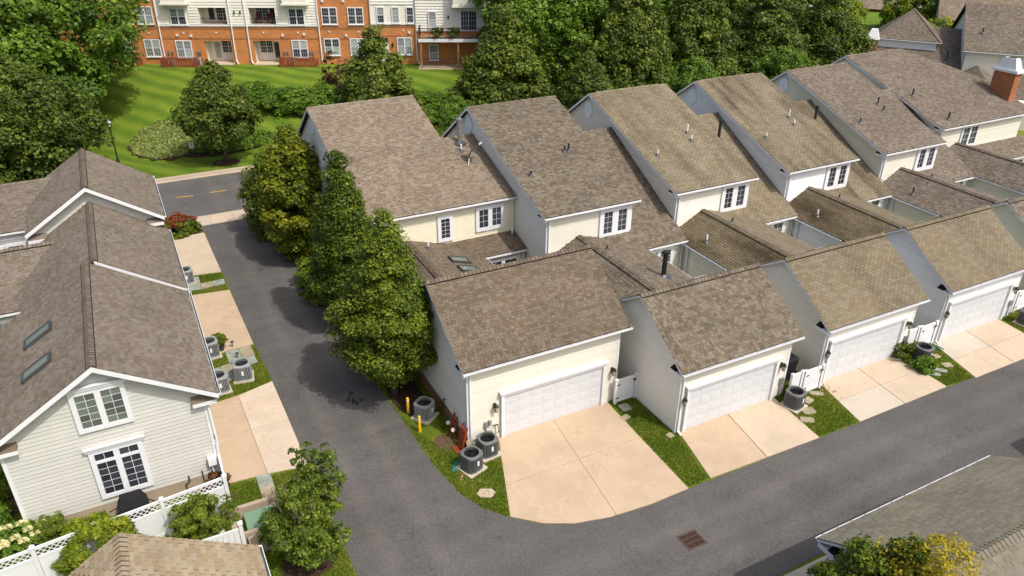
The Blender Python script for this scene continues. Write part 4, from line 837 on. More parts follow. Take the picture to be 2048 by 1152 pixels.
def near_right():
    T = thing('garage_house', 'olive shingled garage across the alley with a long white gutter beside the drain grate', 'house', (20, 7.3, 0))
    cands = []; r_ = 'shingle_olive'
    roof_plane(T, [(24.82, 10.9, 3.3), (16.35, 10.9, 3.3), (16.35, 7.25, 5.52), (24.82, 7.25, 5.52)], r_, 'dash', cands)
    roof_plane(T, [(16.35, 3.6, 3.3), (24.82, 3.6, 3.3), (24.82, 7.25, 5.52), (16.35, 7.25, 5.52)], r_, 'dash', cands)
    finish_roof(cands)
    ridge_caps(T, (24.8, 7.25, 5.52), (16.38, 7.25, 5.52), V((0, -1, -.61)), V((0, 1, -.61)), r_, .24, .17, single=True)
    gutter(T, (16.35, 10.9, 3.3), (24.82, 10.9, 3.3), N_, hang=.62)
    for x, o in ((16.35, W_), (24.82, E_)): rake(T, (x, 10.9, 3.3), (x, 7.25, 5.52), o); rake(T, (x, 7.25, 5.52), (x, 3.6, 3.3), o)
    P = [(3.9, 0), (10.6, 0), (10.6, 3.35), (7.25, 5.4), (3.9, 3.35)]
    siding(T, (16.62, 0, 0), N_, W_, P, 'siding_ivory', .15); siding(T, (24.5, 0, 0), N_, E_, P, 'siding_ivory', .15)
    siding(T, (16.62, 10.6, 0), E_, N_, [(0, 0), (7.88, 0), (7.88, 3.35), (0, 3.35)], 'siding_ivory', .15)
    cornice_return(T, 16.6, 10.85, 3.2, -.26, -.7, 'ridge_dark')
near_right()
def near_right2():
    T = thing('garage_house', 'corner of a further garage roof at the alley edge past the olive one', 'house', (35, 7, 0)); r_ = 'shingle_olive'; q = 5.0
    roof_plane(T, [(39.4, 10.9, 3.3), (31.6, 10.9, 3.3), (31.6, 7.25, 5.52), (39.4, 7.25, 5.52)], r_, 'tab'); roof_plane(T, [(31.6, 3.6, 3.3), (39.4, 3.6, 3.3), (39.4, 7.25, 5.52), (31.6, 7.25, 5.52)], r_, 'dash')
    gutter(T, (31.6, 10.9, 3.3), (39.4, 10.9, 3.3), N_); rake(T, (31.6, 10.9, 3.3), (31.6, 7.25, 5.52), W_)
    siding(T, (31.9, 10.6, 0), E_, N_, [(0, 0), (7.3, 0), (7.3, 3.35), (0, 3.35)], 'siding_ivory', .15); siding(T, (31.9, 0, 0), N_, W_, [(3.9, 0), (10.6, 0), (10.6, 3.35), (7.25, 5.4), (3.9, 3.35)], 'siding_ivory', .15)
near_right2()

# ------------------------------------------------------------------ houses of the next street, turned about 53 degrees
def far_group():
    d = V((.60, -.80, 0)); n = V((.80, .60, 0)); r_ = 'shingle_taupe'
    A = V((73.7, 58.0, 0)); F = lambda s_, t_, z: A+d*s_+n*t_+V((0, 0, z))
    T = thing('hip_roofed_house', 'house with hipped roof, white wall strip and brick chimney beyond the row', 'house', tuple(F(3.2, 3, 0)))
    ap = F(3.2, 3.1, 8.75); c0, c1, c2, c3 = F(0, 0, 6), F(6.4, 0, 6), F(6.4, 6.2, 6), F(0, 6.2, 6)
    for a, b in ((c0, c1), (c1, c2), (c2, c3), (c3, c0)): roof_plane(T, [a, b, ap], r_, 'lam')
    for c in (c0, c1): 
        q = MB(); q.beam(c+V((0, 0, .02)), ap+V((0, 0, .02)), .2, .05); q.build('hip_caps', r_, T)
    gutter(T, c0, c1, -n); gutter(T, c3, c0, -d); gutter(T, c1, c2, d)
    siding(T, F(.35, .35, 0), d, -n, [(0, 0), (5.7, 0), (5.7, 5.95), (0, 5.95)], 'siding_white', .15, 3.5); siding(T, F(.35, .35, 0), n, -d, [(0, 0), (5.5, 0), (5.5, 5.95), (0, 5.95)], 'siding_white', .15, 3); siding(T, F(6.05, .35, 0), n, d, [(0, 0), (5.5, 0), (5.5, 5.95), (0, 5.95)], 'siding_white', .15, 3)
    # lower roof in front, and the roof joining the next house
    roof_plane(T, [F(-1.5, -7.0, 2.6), F(9.5, -7.0, 2.6), F(9.5, .4, 5.1), F(-1.5, .4, 5.1)], r_, 'lam')
    roof_plane(T, [F(5.6, .3, 5.0), F(12.5, .3, 5.0), F(12.5, 4.2, 6.9), F(5.6, 4.2, 6.9)], r_, 'lam')
    MB().prism([F(-1.2, -6.7, 0), F(9.3, -6.7, 0), F(9.3, 4, 0), F(-1.2, 4, 0)], (0, 0, 2.4)).build('lower_wall', 'siding_white', T)
    m_ = MB(); p = F(-.7, -.7, 0); m_.hexa([p+V((0, 0, z)) + d*a + n*b for z, a, b in [(0, 0, 0), (0, 1.1, 0), (0, 1.1, 1.1), (0, 0, 1.1), (5.9, 0, 0), (5.9, 1.1, 0), (5.9, 1.1, 1.1), (5.9, 0, 1.1)]]); ch = m_.build('chimney', 'brick_red_far', T)
    m_ = MB(); m_.hexa([p+V((0, 0, z))+d*a+n*b for z, a, b in [(5.9, -.12, -.12), (5.9, 1.22, -.12), (5.9, 1.22, 1.22), (5.9, -.12, 1.22), (6.9, .25, .25), (6.9, .85, .25), (6.9, .85, .85), (6.9, .25, .85)]]); m_.build('chimney_cap', 'white_trim', ch)
    pp = F(7.2, -1.2, 4.6); pipe_vent(T, pp.x, pp.y, pp.z, .9, .07, DARKP)
    # second house: long gable roof facing the camera
    B = V((76.06, 49.28, 0)); d = V((.653, -.757, 0)); n = V((.757, .653, 0)); G = lambda s_, t_, z: B+d*s_+n*t_+V((0, 0, z))
    T = thing('gable_roofed_house', 'tall taupe roofed house with paired white window, behind the brick chimney', 'house', tuple(G(5, 5, 0)))
    roof_plane(T, [G(0, 0, 6), G(14, 0, 6), G(14, 7.06, 9.6), G(0, 7.06, 9.6)], r_, 'lam'); roof_plane(T, [G(14, 14, 6), G(0, 14, 6), G(0, 7.06, 9.6), G(14, 7.06, 9.6)], r_, tabs=False)
    gutter(T, G(0, 0, 6), G(14, 0, 6), -n); rake(T, G(0, 0, 6), G(0, 7.06, 9.6), -d)
    siding(T, G(.35, .35, 0), d, -n, [(0, 0), (13, 0), (13, 6), (0, 6)], 'siding_cream', .15, 2); siding(T, G(.35, 0, 0), n, -d, [(.35, 0), (13.6, 0), (13.6, 6.0), (7.06, 9.4), (.35, 6.0)], 'siding_ivory', .15, 3)
    window(T, G(3.5, .33, 3.9), d, -n, 1.9, 1.6, 2, 2, 3, .16, gap=.2)
    for s_, t_ in ((1.6, 2.6), (5.6, 3.2), (5.9, 3.6)): p = G(s_, t_, 6+t_*.51); pipe_vent(T, p.x, p.y, p.z, .55, .07, DARKP)
    # gabled wing in front of it
    roof_plane(T, [G(-.6, .4, 3.2), G(-.6, -5.5, 3.2), G(1.6, -5.5, 4.6), G(1.6, .4, 4.6)], r_, 'lam'); roof_plane(T, [G(3.9, -5.5, 3.2), G(3.9, .4, 3.2), G(1.6, .4, 4.6), G(1.6, -5.5, 4.6)], r_, 'lam')
    roof_plane(T, [G(3.4, -4, 2.6), G(12, -4, 2.6), G(12, .4, 4.0), G(3.4, .4, 4.0)], r_, 'lam')
    mb_ = MB(); mb_.prism([G(-.3, -5.2, 0), G(11.8, -5.2, 0), G(11.8, .3, 0), G(-.3, .3, 0)], (0, 0, 2.55)); mb_.build('lower_wall', 'siding_cream', T)
    # third house behind, only its roof and corner show
    T = thing('gable_roofed_house', 'roof with pale wall corner rising behind the tall taupe roof', 'house', (92, 62, 0))
    C_ = V((88.0, 63.0, 0)); K = lambda s_, t_, z: C_+d*s_+n*t_+V((0, 0, z))
    roof_plane(T, [K(1.5, 0, 6.2), K(16, 0, 6.2), K(16, 7, 10), K(1.5, 7, 10)], 'shingle_brown_far', 'lam'); siding(T, K(1.2, .3, 0), d, -n, [(0, 0), (14, 0), (14, 6.1), (0, 6.1)], 'siding_beige', .15, 2); siding(T, K(1.8, 0, 0), n, -d, [(.3, 0), (13.6, 0), (13.6, 6), (7, 9.9), (.3, 6)], 'siding_beige', .15, 2)
    # brick house beyond the trees
    T = thing('brick_house', 'red brick house with brown roof half hidden by yellow green trees', 'house', (104, 84, 0))
    C_ = V((98.5, 86.5, 0)); K = lambda s_, t_, z: C_+d*s_+n*t_+V((0, 0, z))
    MB().prism([K(0, 0, 0), K(12, 0, 0), K(12, 8, 0), K(0, 8, 0)], (0, 0, 4)).build('wall', 'brick_red_far', T)
    roof_plane(T, [K(-.4, -.4, 3.9), K(12.4, -.4, 3.9), K(12.4, 4, 6.6), K(-.4, 4, 6.6)], 'shingle_brown_far', 'lam'); roof_plane(T, [K(12.4, 8.4, 3.9), K(-.4, 8.4, 3.9), K(-.4, 4, 6.6), K(12.4, 4, 6.6)], 'shingle_brown_far', tabs=False)
    MB().prism([K(-.02, 0, 4), K(-.02, 8, 4), K(-.02, 4, 6.5)], tuple(d*.2)).build('gable_wall', 'brick_red_far', T)
    # the far street corner
    for nm, P, z, mt in (('far_road', [(84, 88), (100, 76), (112, 92), (96, 104)], 3.62, 'asphalt'), ):
        pass
    sheet('far_road', [(86, 82), (89.5, 79.5), (110, 106), (104, 112)], terr(95, 90)+.08, 'asphalt'); sheet('far_kerb', [(89.6, 79.5), (90.2, 79.1), (110.8, 105.6), (110.1, 106)], terr(95, 90)+.12, 'concrete_kerb')
far_group()

# ------------------------------------------------------------------ brick and siding apartment building
A0 = V((2.51, 90.29, 0)); D0 = V((.904, -.4275, 0)).normalized(); O0 = V((-.4275, -.904, 0)).normalized(); G0 = 3.5
APT = thing('apartment_building', 'orange brick and cream siding apartment block behind the lawn', 'building', (14, 86, 3.4))
def apt():
    T = APT; f = lambda u, z=0, o=0: A0+D0*u+O0*o+V((0, 0, z))
    def wallbox(u0, u1, z0, z1, mat, holes=(), d1=0.0, name='wall', thick=.35):
        us = sorted({u0, u1, *[h[0] for h in holes], *[h[1] for h in holes]}); zs = sorted({z0, z1, *[h[2] for h in holes], *[h[3] for h in holes]}); m_ = MB()
        for a, b in zip(us, us[1:]):
            for c, e in zip(zs, zs[1:]):
                mu, mz = (a+b)/2, (c+e)/2
                if not any(h[0] < mu < h[1] and h[2] < mz < h[3] for h in holes): m_.ob(A0, D0, O0, a, b, c, e, d1-thick, d1)
        return m_.build(name, mat, T)
    def boards(u0, u1, z0, z1, holes=(), d1=0.0):
        m_ = MB(); h = .27; k = 0
        while z0+k*h < z1:
            a, b = z0+k*h, min(z0+(k+1)*h, z1); k += 1; xs_ = [(u0, u1)]
            for hh in holes:
                if hh[2] < (a+b)/2 < hh[3]: xs_ = [(p, q) for s_, e_ in xs_ for p, q in ((s_, min(e_, hh[0])), (max(s_, hh[1]), e_)) if q-p > .02]
            for p, q in xs_:
                m_.poly([f(p, a, d1+.075), f(q, a, d1+.075), f(q, b, d1+.01), f(p, b, d1+.01)]); m_.poly([f(p, a, d1), f(q, a, d1), f(q, a, d1+.075), f(p, a, d1+.075)])
        m_.build('siding_boards', 'siding_apartment', T, kind='stuff')
    TOP = 14.2
    # the block's body behind the facade
    MB().ob(A0, D0, O0, -8, 38.4, 2, TOP, -14, -2.2).build('inner_wall', 'siding_apartment', T)
    MB().ob(A0, D0, O0, -8.4, 38.8, TOP+.01, TOP+.4, -14.4, .6).build('roof', 'shingle_taupe', T)
    B, S = 'brick_apartment', 'siding_apartment'; belt = 7.28
    wallbox(-8, 3.2, 2, TOP, B); wallbox(19.35, 24.8, 2, TOP, B)
    hA = [(7.5, 10.22, 3.55, 5.84)]; hB = [(12.48, 15.1, 3.55, 5.84)]; hA2 = [(7.45, 10.2, 7.42, 9.06), (7.45, 10.2, 10.6, 12.2)]; hB2 = [(12.5, 15.12, 7.42, 9.06), (12.5, 15.12, 10.6, 12.2)]
    wallbox(3.2, 10.5, 2, belt, B, hA); wallbox(10.5, 12.1, 2, belt, B); wallbox(12.1, 19.35, 2, belt, B, hB); wallbox(24.8, 29.35, 2, belt+.18, B)
    wallbox(3.2, 10.5, belt, TOP, S, hA2); wallbox(10.5, 12.1, belt, TOP, S); wallbox(12.1, 19.35, belt, TOP, S, hB2); wallbox(24.8, 29.35, belt+.18, TOP, S)
    wallbox(29.35, 38.4, 2, 6.85, B, d1=.2); wallbox(29.35, 38.4, 6.85, TOP, S, d1=.2); boards(29.35, 38.4, 6.9, TOP, d1=.2)
    boards(3.25, 10.5, belt+.2, TOP, hA2+[(4.3, 6.4, 7.3, 9.9)]); boards(10.5, 12.1, belt+.2, TOP); boards(12.1, 19.3, belt+.2, TOP, hB2+[(16.3, 18.25, 7.3, 9.9)]); boards(24.85, 29.3, 9.45, TOP)
    m_ = MB()
    for a, b, z, o in ((3.2, 19.35, belt, 0), (24.8, 29.35, belt+.18, 0), (29.36, 38.4, 6.85, .2)): m_.ob(A0, D0, O0, a, b, z, z+.16, o, o+.09)
    for u in (3.25, 10.5, 12.1, 19.3, 29.36): m_.ob(A0, D0, O0, u-.09, u+.09, belt+.17, TOP, .0, .075)
    m_.build('white_bands', 'white_trim', T)
    m_ = MB()    # brick soldier courses
    for a, b in ((-8, 3.1), (3.3, 10.4), (10.6, 12.0), (12.2, 19.2), (19.5, 24.7)): m_.ob(A0, D0, O0, a, b, 7.0, 7.22, 0, .03); m_.ob(A0, D0, O0, a, b, 6.02, 6.14, 0, .028)
    m_.ob(A0, D0, O0, 24.9, 29.2, 7.2, 7.42, 0, .03); m_.ob(A0, D0, O0, 24.9, 29.2, 6.3, 6.42, 0, .028); m_.build('brick_courses', 'brick_dark', T)
    # bays above the upper windows
    m_ = MB()
    for a, b in ((4.1, 6.5), (16.1, 18.5)): m_.ob(A0, D0, O0, a, b, 9.6, TOP-.3, .02, .7); m_.ob(A0, D0, O0, a-.1, b+.1, 9.42, 9.59, .02, .82)
    m_.ob(A0, D0, O0, 33.2, 36.4, 9.5, TOP-.3, .22, 1.2); m_.ob(A0, D0, O0, 33.1, 36.5, 9.3, 9.49, .22, 1.3); m_.build('bay', 'siding_apartment', T)
    # recessed porches
    for k, (u0, u1, z0, z1) in enumerate((*hA, *hB, *hA2[:1], *hB2[:1])):
        mt = 'siding_beige'
        m_ = MB(); m_.ob(A0, D0, O0, u0, u1, z0-.5, z1+.3, -1.8, -1.6); m_.ob(A0, D0, O0, u0-.12, u0-.001, z0, z1, -1.6, -.35); m_.ob(A0, D0, O0, u1+.001, u1+.12, z0, z1, -1.6, -.35); m_.ob(A0, D0, O0, u0, u1, z1+.02, z1+.1, -1.6, -.36); m_.build('porch_wall', mt, T)
        MB().ob(A0, D0, O0, u0-.05, u1+.05, z0-.12, z0+.02, -1.6, .55 if z0 < 5 else .02).build('porch_floor', 'concrete_pale', T)
        o = u0+.35 if k % 2 == 0 else u1-1.05
        dr = MB(); dr.ob(A0, D0, O0, o, o+.85, z0+.02, z0+2.0 if z1-z0 > 2 else z1, -1.6, -1.54); do = dr.build('porch_door', 'siding_apartment', T); MB().ob(A0, D0, O0, o+.15, o+.7, z0+.25, min(z0+1.85, z1-.1), -1.539, -1.53).build('pane', 'glass_blind' if k == 0 else 'glass_dark', do)
        w0 = u0+1.25 if k % 2 == 0 else u0+.25
        window(T, f(w0, z0+.75 if z1-z0 > 2 else z0+.15, -1.6), D0, O0, 1.35, 1.4, 2, 3, 4, .07, gap=.08, upper='glass_dark')
        if z0 > 6:
            r_ = MB(); r_.ob(A0, D0, O0, u0, u1, z0+.62, z0+.66, -.12, -.07)
            for i in range(int((u1-u0)/.12)): r_.ob(A0, D0, O0, u0+i*.12, u0+i*.12+.02, z0+.03, z0+.62, -.11, -.09)
            r_.build('balcony_rail', 'steel_rail', T)
    W2 = dict(cols=3, rows=4, trim=.09, gap=.13, e=.011)
    def aw(u, z, w_=1.62, h_=1.72, sash=2, up_='glass_blind', lo='glass_blind', sill=True, o=.02): window(T, f(u, z, o), D0, O0, w_, h_, sash, pane=lo, upper=up_, sill=sill, **W2)
    for zz in (7.48, 10.65):
        aw(1.25, zz); aw(-.85, zz); aw(-4.5, zz); aw(4.55, zz-.08, 1.6, 1.64, 2, 'glass_blind', 'glass_dark'); aw(16.45, zz-.08, 1.6, 1.64, 2, 'glass_dark', 'glass_dark'); aw(19.78, zz, 1.6, 1.68, 2, 'glass_dark', 'glass_dark'); aw(22.44, zz, 1.6, 1.68, 2, 'glass_dark', 'glass_dark')
        aw(25.38, zz+.12, .78, 1.6, 1, 'glass_blind', 'glass_dark'); aw(26.9, zz+.12, .78, 1.6, 1, 'glass_blind', 'glass_blind'); aw(28.38, zz+.12, .78, 1.6, 1, 'glass_dark', 'glass_dark'); aw(30.62, zz-.35, .85, 1.7, 1, o=.3)
    aw(1.4, 4.25, 1.6, 1.74, 2, 'glass_blind', 'glass_sky'); aw(-1.5, 4.25); aw(4.58, 4.15, 1.6, 1.74); aw(16.42, 4.15, 1.62, 1.78, 2, 'glass_blind', 'glass_dark'); aw(19.76, 4.38, 1.6, 1.72, 2, 'glass_dark', 'glass_blind'); aw(22.42, 4.38, 1.6, 1.72); aw(27.28, 4.45, 1.55, 1.75); aw(30.56, 3.92, 1.0, 1.65, 1, o=.3)
    # door in the brick, glazed balcony door, lights, vents
    m_ = MB(); m_.ob(A0, D0, O0, 25.5, 26.4, 3.55, 5.8, .0, .06); do = m_.build('entrance_door', 'siding_cream', T); MB().ob(A0, D0, O0, 25.55, 26.35, 5.85, 6.15, .0, .05).build('transom', 'glass_dark', T)
    m_ = MB(); m_.ob(A0, D0, O0, 33.4, 36.0, 6.86, 9.05, .2, .24); m_.build('balcony_niche', 'siding_beige', T); window(T, f(33.9, 6.9, .24), D0, O0, 1.7, 2.0, 2, 3, 4, .08, gap=.07, name='balcony_door')
    m_ = MB()
    for u, z in ((2.1, 6.6), (5.6, 6.62), (8.9, 6.65), (13.7, 6.65), (17.2, 6.65), (20.4, 6.75), (23.4, 6.75), (25.8, 6.9), (28, 6.9)): MB().ob(A0, D0, O0, u-.07, u+.07, z-.07, z+.07, 0, .06).build('wall_vent', 'white_trim', T)
    for u, z in ((4.9, 6.4), (6.3, 6.35), (15.6, 6.4), (17.8, 6.5), (22.1, 6.4), (28.6, 6.7), (.3, 9.75), (2.7, 9.8), (20, 9.75), (22.1, 9.75)): MB().ob(A0, D0, O0, u-.11, u+.11, z-.11, z+.11, 0, .12).build('wall_vent', 'white_trim', T)
    m_ = MB()
    for u in (3.7, 4.1, 6.7, 6.95, 15.55, 15.9, 18.2, 18.5): m_.ob(A0, D0, O0, u-.09, u+.09, 4.5, 4.8, 0, .1); m_.ob(A0, D0, O0, u-.02, u+.02, 3.8, 4.5, 0, .04)
    m_.build('meter_boxes', 'metal_grey', T)
    for q in ((26.75, 26.9, 5.3, 5.65, 0, .18), (11.0, 11.12, 8.55, 8.8, .05, .2), (11.6, 11.72, 8.55, 8.8, .05, .2), (32.6, 32.75, 8.1, 8.4, .24, .4)): MB().ob(A0, D0, O0, *q).build('wall_light', 'bronze', T)
    for u in (3.25, 10.55, 12.1, 19.4, 24.75, 29.3):
        z1 = TOP; m_ = MB()
        m_.tube([f(u, z1, .12), f(u, 7.4, .12), f(u, 7.2, .1), f(u, 3.9, .1), f(u+.25, 3.55, .35)], .07, 6); m_.build('downspout', 'white_trim', T)
    # deck of the right wing with posts and railing
    dk = MB(); dk.ob(A0, D0, O0, 29.7, 37.5, 6.2, 6.5, .2, 2.6); do = dk.build('deck', 'white_trim', T); MB().ob(A0, D0, O0, 29.75, 37.45, 6.505, 6.53, .25, 2.48).build('deck_boards', 'wood_post', T)
    for u in (29.85, 33.6, 37.3): MB().ob(A0, D0, O0, u, u+.16, 3.3, 6.2, 2.35, 2.5).build('deck_post', 'wood_post', T)
    r_ = MB()
    for o1, o2, a, b in ((2.5, 2.54, 29.75, 37.45),):
        r_.ob(A0, D0, O0, a, b, 7.5, 7.56, o1, o2+.02); r_.ob(A0, D0, O0, a, b, 6.6, 6.64, o1, o2)
        for i in range(int((b-a)/.12)): r_.ob(A0, D0, O0, a+i*.12, a+i*.12+.025, 6.5, 7.5, o1, o2-.01)
    r_.ob(A0, D0, O0, 29.75, 29.8, 7.5, 7.56, .2, 2.5)
    for i in range(18): r_.ob(A0, D0, O0, 29.76, 29.785, 6.5, 7.5, .25+i*.125, .275+i*.125)
    r_.build('deck_rail', 'steel_rail', T)
    r_ = MB(); r_.ob(A0, D0, O0, 29.9, 34.5, 4.5, 4.55, 2.3, 2.34)
    for i in range(36): r_.ob(A0, D0, O0, 29.9+i*.125, 29.925+i*.125, 3.4, 4.5, 2.31, 2.33)
    r_.build('patio_rail', 'steel_rail', T); MB().ob(A0, D0, O0, 29.6, 35, 3.2, 3.56, .25, 2.6).build('patio', 'concrete_tan', T)
apt()
def fac(u, z, o=0): return A0+D0*u+O0*o+V((0, 0, z))
# picket screens that hide the ground floor condensers
for i, (u0, u1, lab) in enumerate(((.0, .9, 'short red wooden picket screen beside the big leafy tree'), (3.25, 7.1, 'long red wooden picket screen below the blinds window at the left patio'), (15.3, 19.0, 'long red wooden picket screen right of the second patio'))):
    T = thing('picket_screen', lab, 'fence', tuple(fac((u0+u1)/2, 3.4, 1.6)), 'picket screens along the apartment'); n = int((u1-u0)/.17); me = None
    for k in range(n):
        u = u0+k*(u1-u0)/n; MB().ob(A0, D0, O0, u, u+.12, 3.3, 4.5+.01*(k % 2), 1.5, 1.53).build('picket', 'red_wood', T)
    m_ = MB(); m_.ob(A0, D0, O0, u0, u1, 3.55, 3.63, 1.46, 1.499); m_.ob(A0, D0, O0, u0, u1, 4.3, 4.38, 1.46, 1.499)
    for e in (u0, u1): m_.ob(A0, D0, O0, e-.04, e+.04, 3.3, 4.22, .2, 1.46) if False else m_.ob(A0, D0, O0, e-.03, e+.03, 3.4, 4.2, .15, 1.45)
    m_.build('rail', 'red_wood', T)
# ------------------------------------------------------------------ vegetation
def leaf_mesh(name, prof, z0, z1, mat, ncl, per, leaf, clr, seed, squash=1.0, jag=.22, fill=.25, lean=(0, 0), slim=1.0, up=.5):
    """crown: clumps set over a profile of (height fraction, radius); every clump carries leaf-sized rhombs"""
    g = np.random.default_rng(seed); ts = np.array([p[0] for p in prof]); rs = np.array([p[1] for p in prof])
    # heights weighted by the girth there
    tt = np.linspace(0, 1, 200); wgt = np.interp(tt, ts, rs)+.15; cdf = np.cumsum(wgt); cdf /= cdf[-1]
    t = np.interp(g.random(ncl), cdf, tt); a = g.random(ncl)*2*np.pi; rad = np.interp(t, ts, rs)
    inner = g.random(ncl) < fill; rr = np.where(inner, np.sqrt(g.random(ncl))*.7, .86+.2*g.random(ncl))
    ph = g.random(6)*6.28   # big lobes make the outline uneven
    lob = 1+jag*(.5*np.sin(2*a+ph[0]+5*t)+.35*np.sin(3*a+ph[1]-8*t)+.3*np.sin(5*a+ph[2]+13*t)+.3*np.sin(9*t*3+ph[3]))+g.normal(0, .05, ncl)
    c = np.stack([rad*rr*lob*np.cos(a)+lean[0]*t, (rad*rr*lob*np.sin(a))*squash+lean[1]*t, z0+(z1-z0)*t+g.normal(0, .12*clr, ncl)], 1)
    cr = clr*(.6+.7*g.random(ncl))
    N = ncl*per; ci = np.repeat(np.arange(ncl), per)
    d = g.normal(size=(N, 3)); d /= np.linalg.norm(d, axis=1)[:, None]
    out = c[ci]-np.array([lean[0]*.5, lean[1]*.5, (z0+z1)/2]); out[:, 2] *= .35; out /= np.linalg.norm(out, axis=1)[:, None]+1e-6
    d = d+out*.55+np.array([0, 0, .35]); d /= np.linalg.norm(d, axis=1)[:, None]
    p = c[ci]+d*(cr[ci]*(.55+.5*g.random(N)))[:, None]*np.array([1, 1, .8])
    nrm = d+g.normal(0, .55, (N, 3))+np.array([0, 0, up]); nrm /= np.linalg.norm(nrm, axis=1)[:, None]
    ax = np.cross(nrm, g.normal(size=(N, 3))); ax /= np.linalg.norm(ax, axis=1)[:, None]; bx = np.cross(nrm, ax)
    L = leaf*np.clip(np.exp(g.normal(0, .38, N)), .45, 2.0)[:, None]; Wd = L*(.36+.16*g.random(N))[:, None]*slim
    q = np.stack([p-ax*L*.5, p+bx*Wd, p+ax*L*.5+nrm*L*.08, p-bx*Wd], 1).reshape(-1, 3)
    tint = np.clip(g.random(ncl)*.8+.2*t+g.normal(0, .08, ncl), 0, 1)[ci]
    o = mesh_np(name, q, np.arange(N*4), np.arange(N)*4, np.full(N, 4), mat, None, np.repeat(tint, 4)); me = o.data; bpy.data.objects.remove(o)
    return me
def trunk_mesh(h, r, branches, seed, spread=1.2, stems=1, lean=.2, z0=None):
    rr = random.Random(seed); m_ = MB()
    for s_ in range(stems):
        a = 2*math.pi*s_/max(stems, 1)+rr.random(); k = (lean if stems > 1 else .05)*h
        pts = [(0 if stems == 1 else .08*math.cos(a), 0 if stems == 1 else .08*math.sin(a), -.1), (k*.3*math.cos(a), k*.3*math.sin(a), h*.35), (k*.7*math.cos(a+.3), k*.7*math.sin(a+.3), h*.7), (k*math.cos(a), k*math.sin(a), h)]
        m_.tube(pts, [r, r*.8, r*.5, r*.15], 8)
        for b in range(branches):
            f = rr.uniform(.25, .85); i = min(2, int(f*3)); p = V(pts[i]).lerp(V(pts[i+1]), f*3-i if i < 3 else 1); an = rr.random()*6.28; L = spread*rr.uniform(.6, 1.1)*(1.1-f*.6)
            e = p+V((math.cos(an)*L, math.sin(an)*L, L*.75)); m_.tube([p, p.lerp(e, .5)+V((0, 0, -.05)), e], [r*.35, r*.22, r*.06], 5)
    o = m_.build('trunk', 'bark', smooth=True); me = o.data; bpy.data.objects.remove(o); return me
def place(name, label, cat, crown, trunk, loc, sc=(1, 1, 1), rz=0, group=None, extra=()):
    loc = (loc[0], loc[1], loc[2] if len(loc) > 2 else terr(loc[0], loc[1]))
    T = thing(name, label, cat, loc, group); T.scale = sc; T.rotation_euler = (0, 0, rz)
    for nm, me in (('crown', crown), ('trunk', trunk))+tuple(extra):
        if me is None: continue
        o = bpy.data.objects.new(nm, me); COL.objects.link(o); o.parent = T
    return T
# the three columnar trees between alley and end house
p1 = [(0, .25), (.1, .85), (.24, 1.5), (.42, 1.5), (.62, 1.0), (.82, .5), (1, .05)]
c3 = leaf_mesh('crown', p1, 1.0, 8.9, 'leaf_hornbeam', 440, 190, .085, .5, 3, jag=.3, fill=.18)
place('hornbeam_tree', 'dense dark green columnar tree by the yellow bollards and garage corner', 'tree', c3, trunk_mesh(8, .16, 9, 3), (8.55, 28.1), (1.2, 1.12, 1.0), .4, 'columnar trees along the alley')
c2 = leaf_mesh('crown', [(0, .25), (.1, .7), (.26, 1.15), (.5, 1.05), (.72, .65), (.88, .32), (1, .05)], .9, 9.5, 'leaf_hornbeam', 380, 185, .09, .48, 8, jag=.28, fill=.18)
place('hornbeam_tree', 'green columnar tree standing between the golden tree and the tree at the garage', 'tree', c2, trunk_mesh(8, .16, 9, 4), (8.6, 34.6), (1.25, 1.1, 1), 1.9, 'columnar trees along the alley')
c1 = leaf_mesh('crown', [(0, .7), (.15, 1.35), (.35, 1.6), (.6, 1.25), (.8, .7), (1, .12)], .4, 8.2, 'leaf_gold', 320, 125, .12, .52, 21, jag=.32, fill=.18)
place('golden_tree', 'tree turning golden yellow at the mouth of the alley', 'tree', c1, trunk_mesh(7.5, .16, 14, 5, 1.8), (8.4, 44.4), (1.2, 1.15, 1), 0, 'columnar trees along the alley')
cg = leaf_mesh('crown', [(0, 1.1), (.3, 1.5), (.7, 1.2), (1, .3)], .2, 5.4, 'leaf_hornbeam', 170, 110, .12, .55, 23, jag=.26)
place('hornbeam_tree', 'low green tree filling the gap left of the golden one at the street', 'tree', cg, trunk_mesh(4, .1, 6, 6), (8.0, 48.6), (1.15, 1.1, 1.05), 0, 'columnar trees along the alley')
hedge = leaf_mesh('crown', [(0, .9), (.5, 1.0), (1, .5)], .0, 1.7, 'leaf_hornbeam', 70, 100, .11, .35, 31)
for k, (y, lab) in enumerate(((30.9, 'low dark shrub under the two nearest columnar trees'), (37.8, 'low dark shrub between the green columnar tree and the golden tree'), (41.2, 'low dark shrub at the foot of the golden tree'))):
    place('hedge_shrub', lab, 'shrub', hedge, None, (8.85, y), (.85, 1.7, 1), k, 'shrubs under the alley trees')
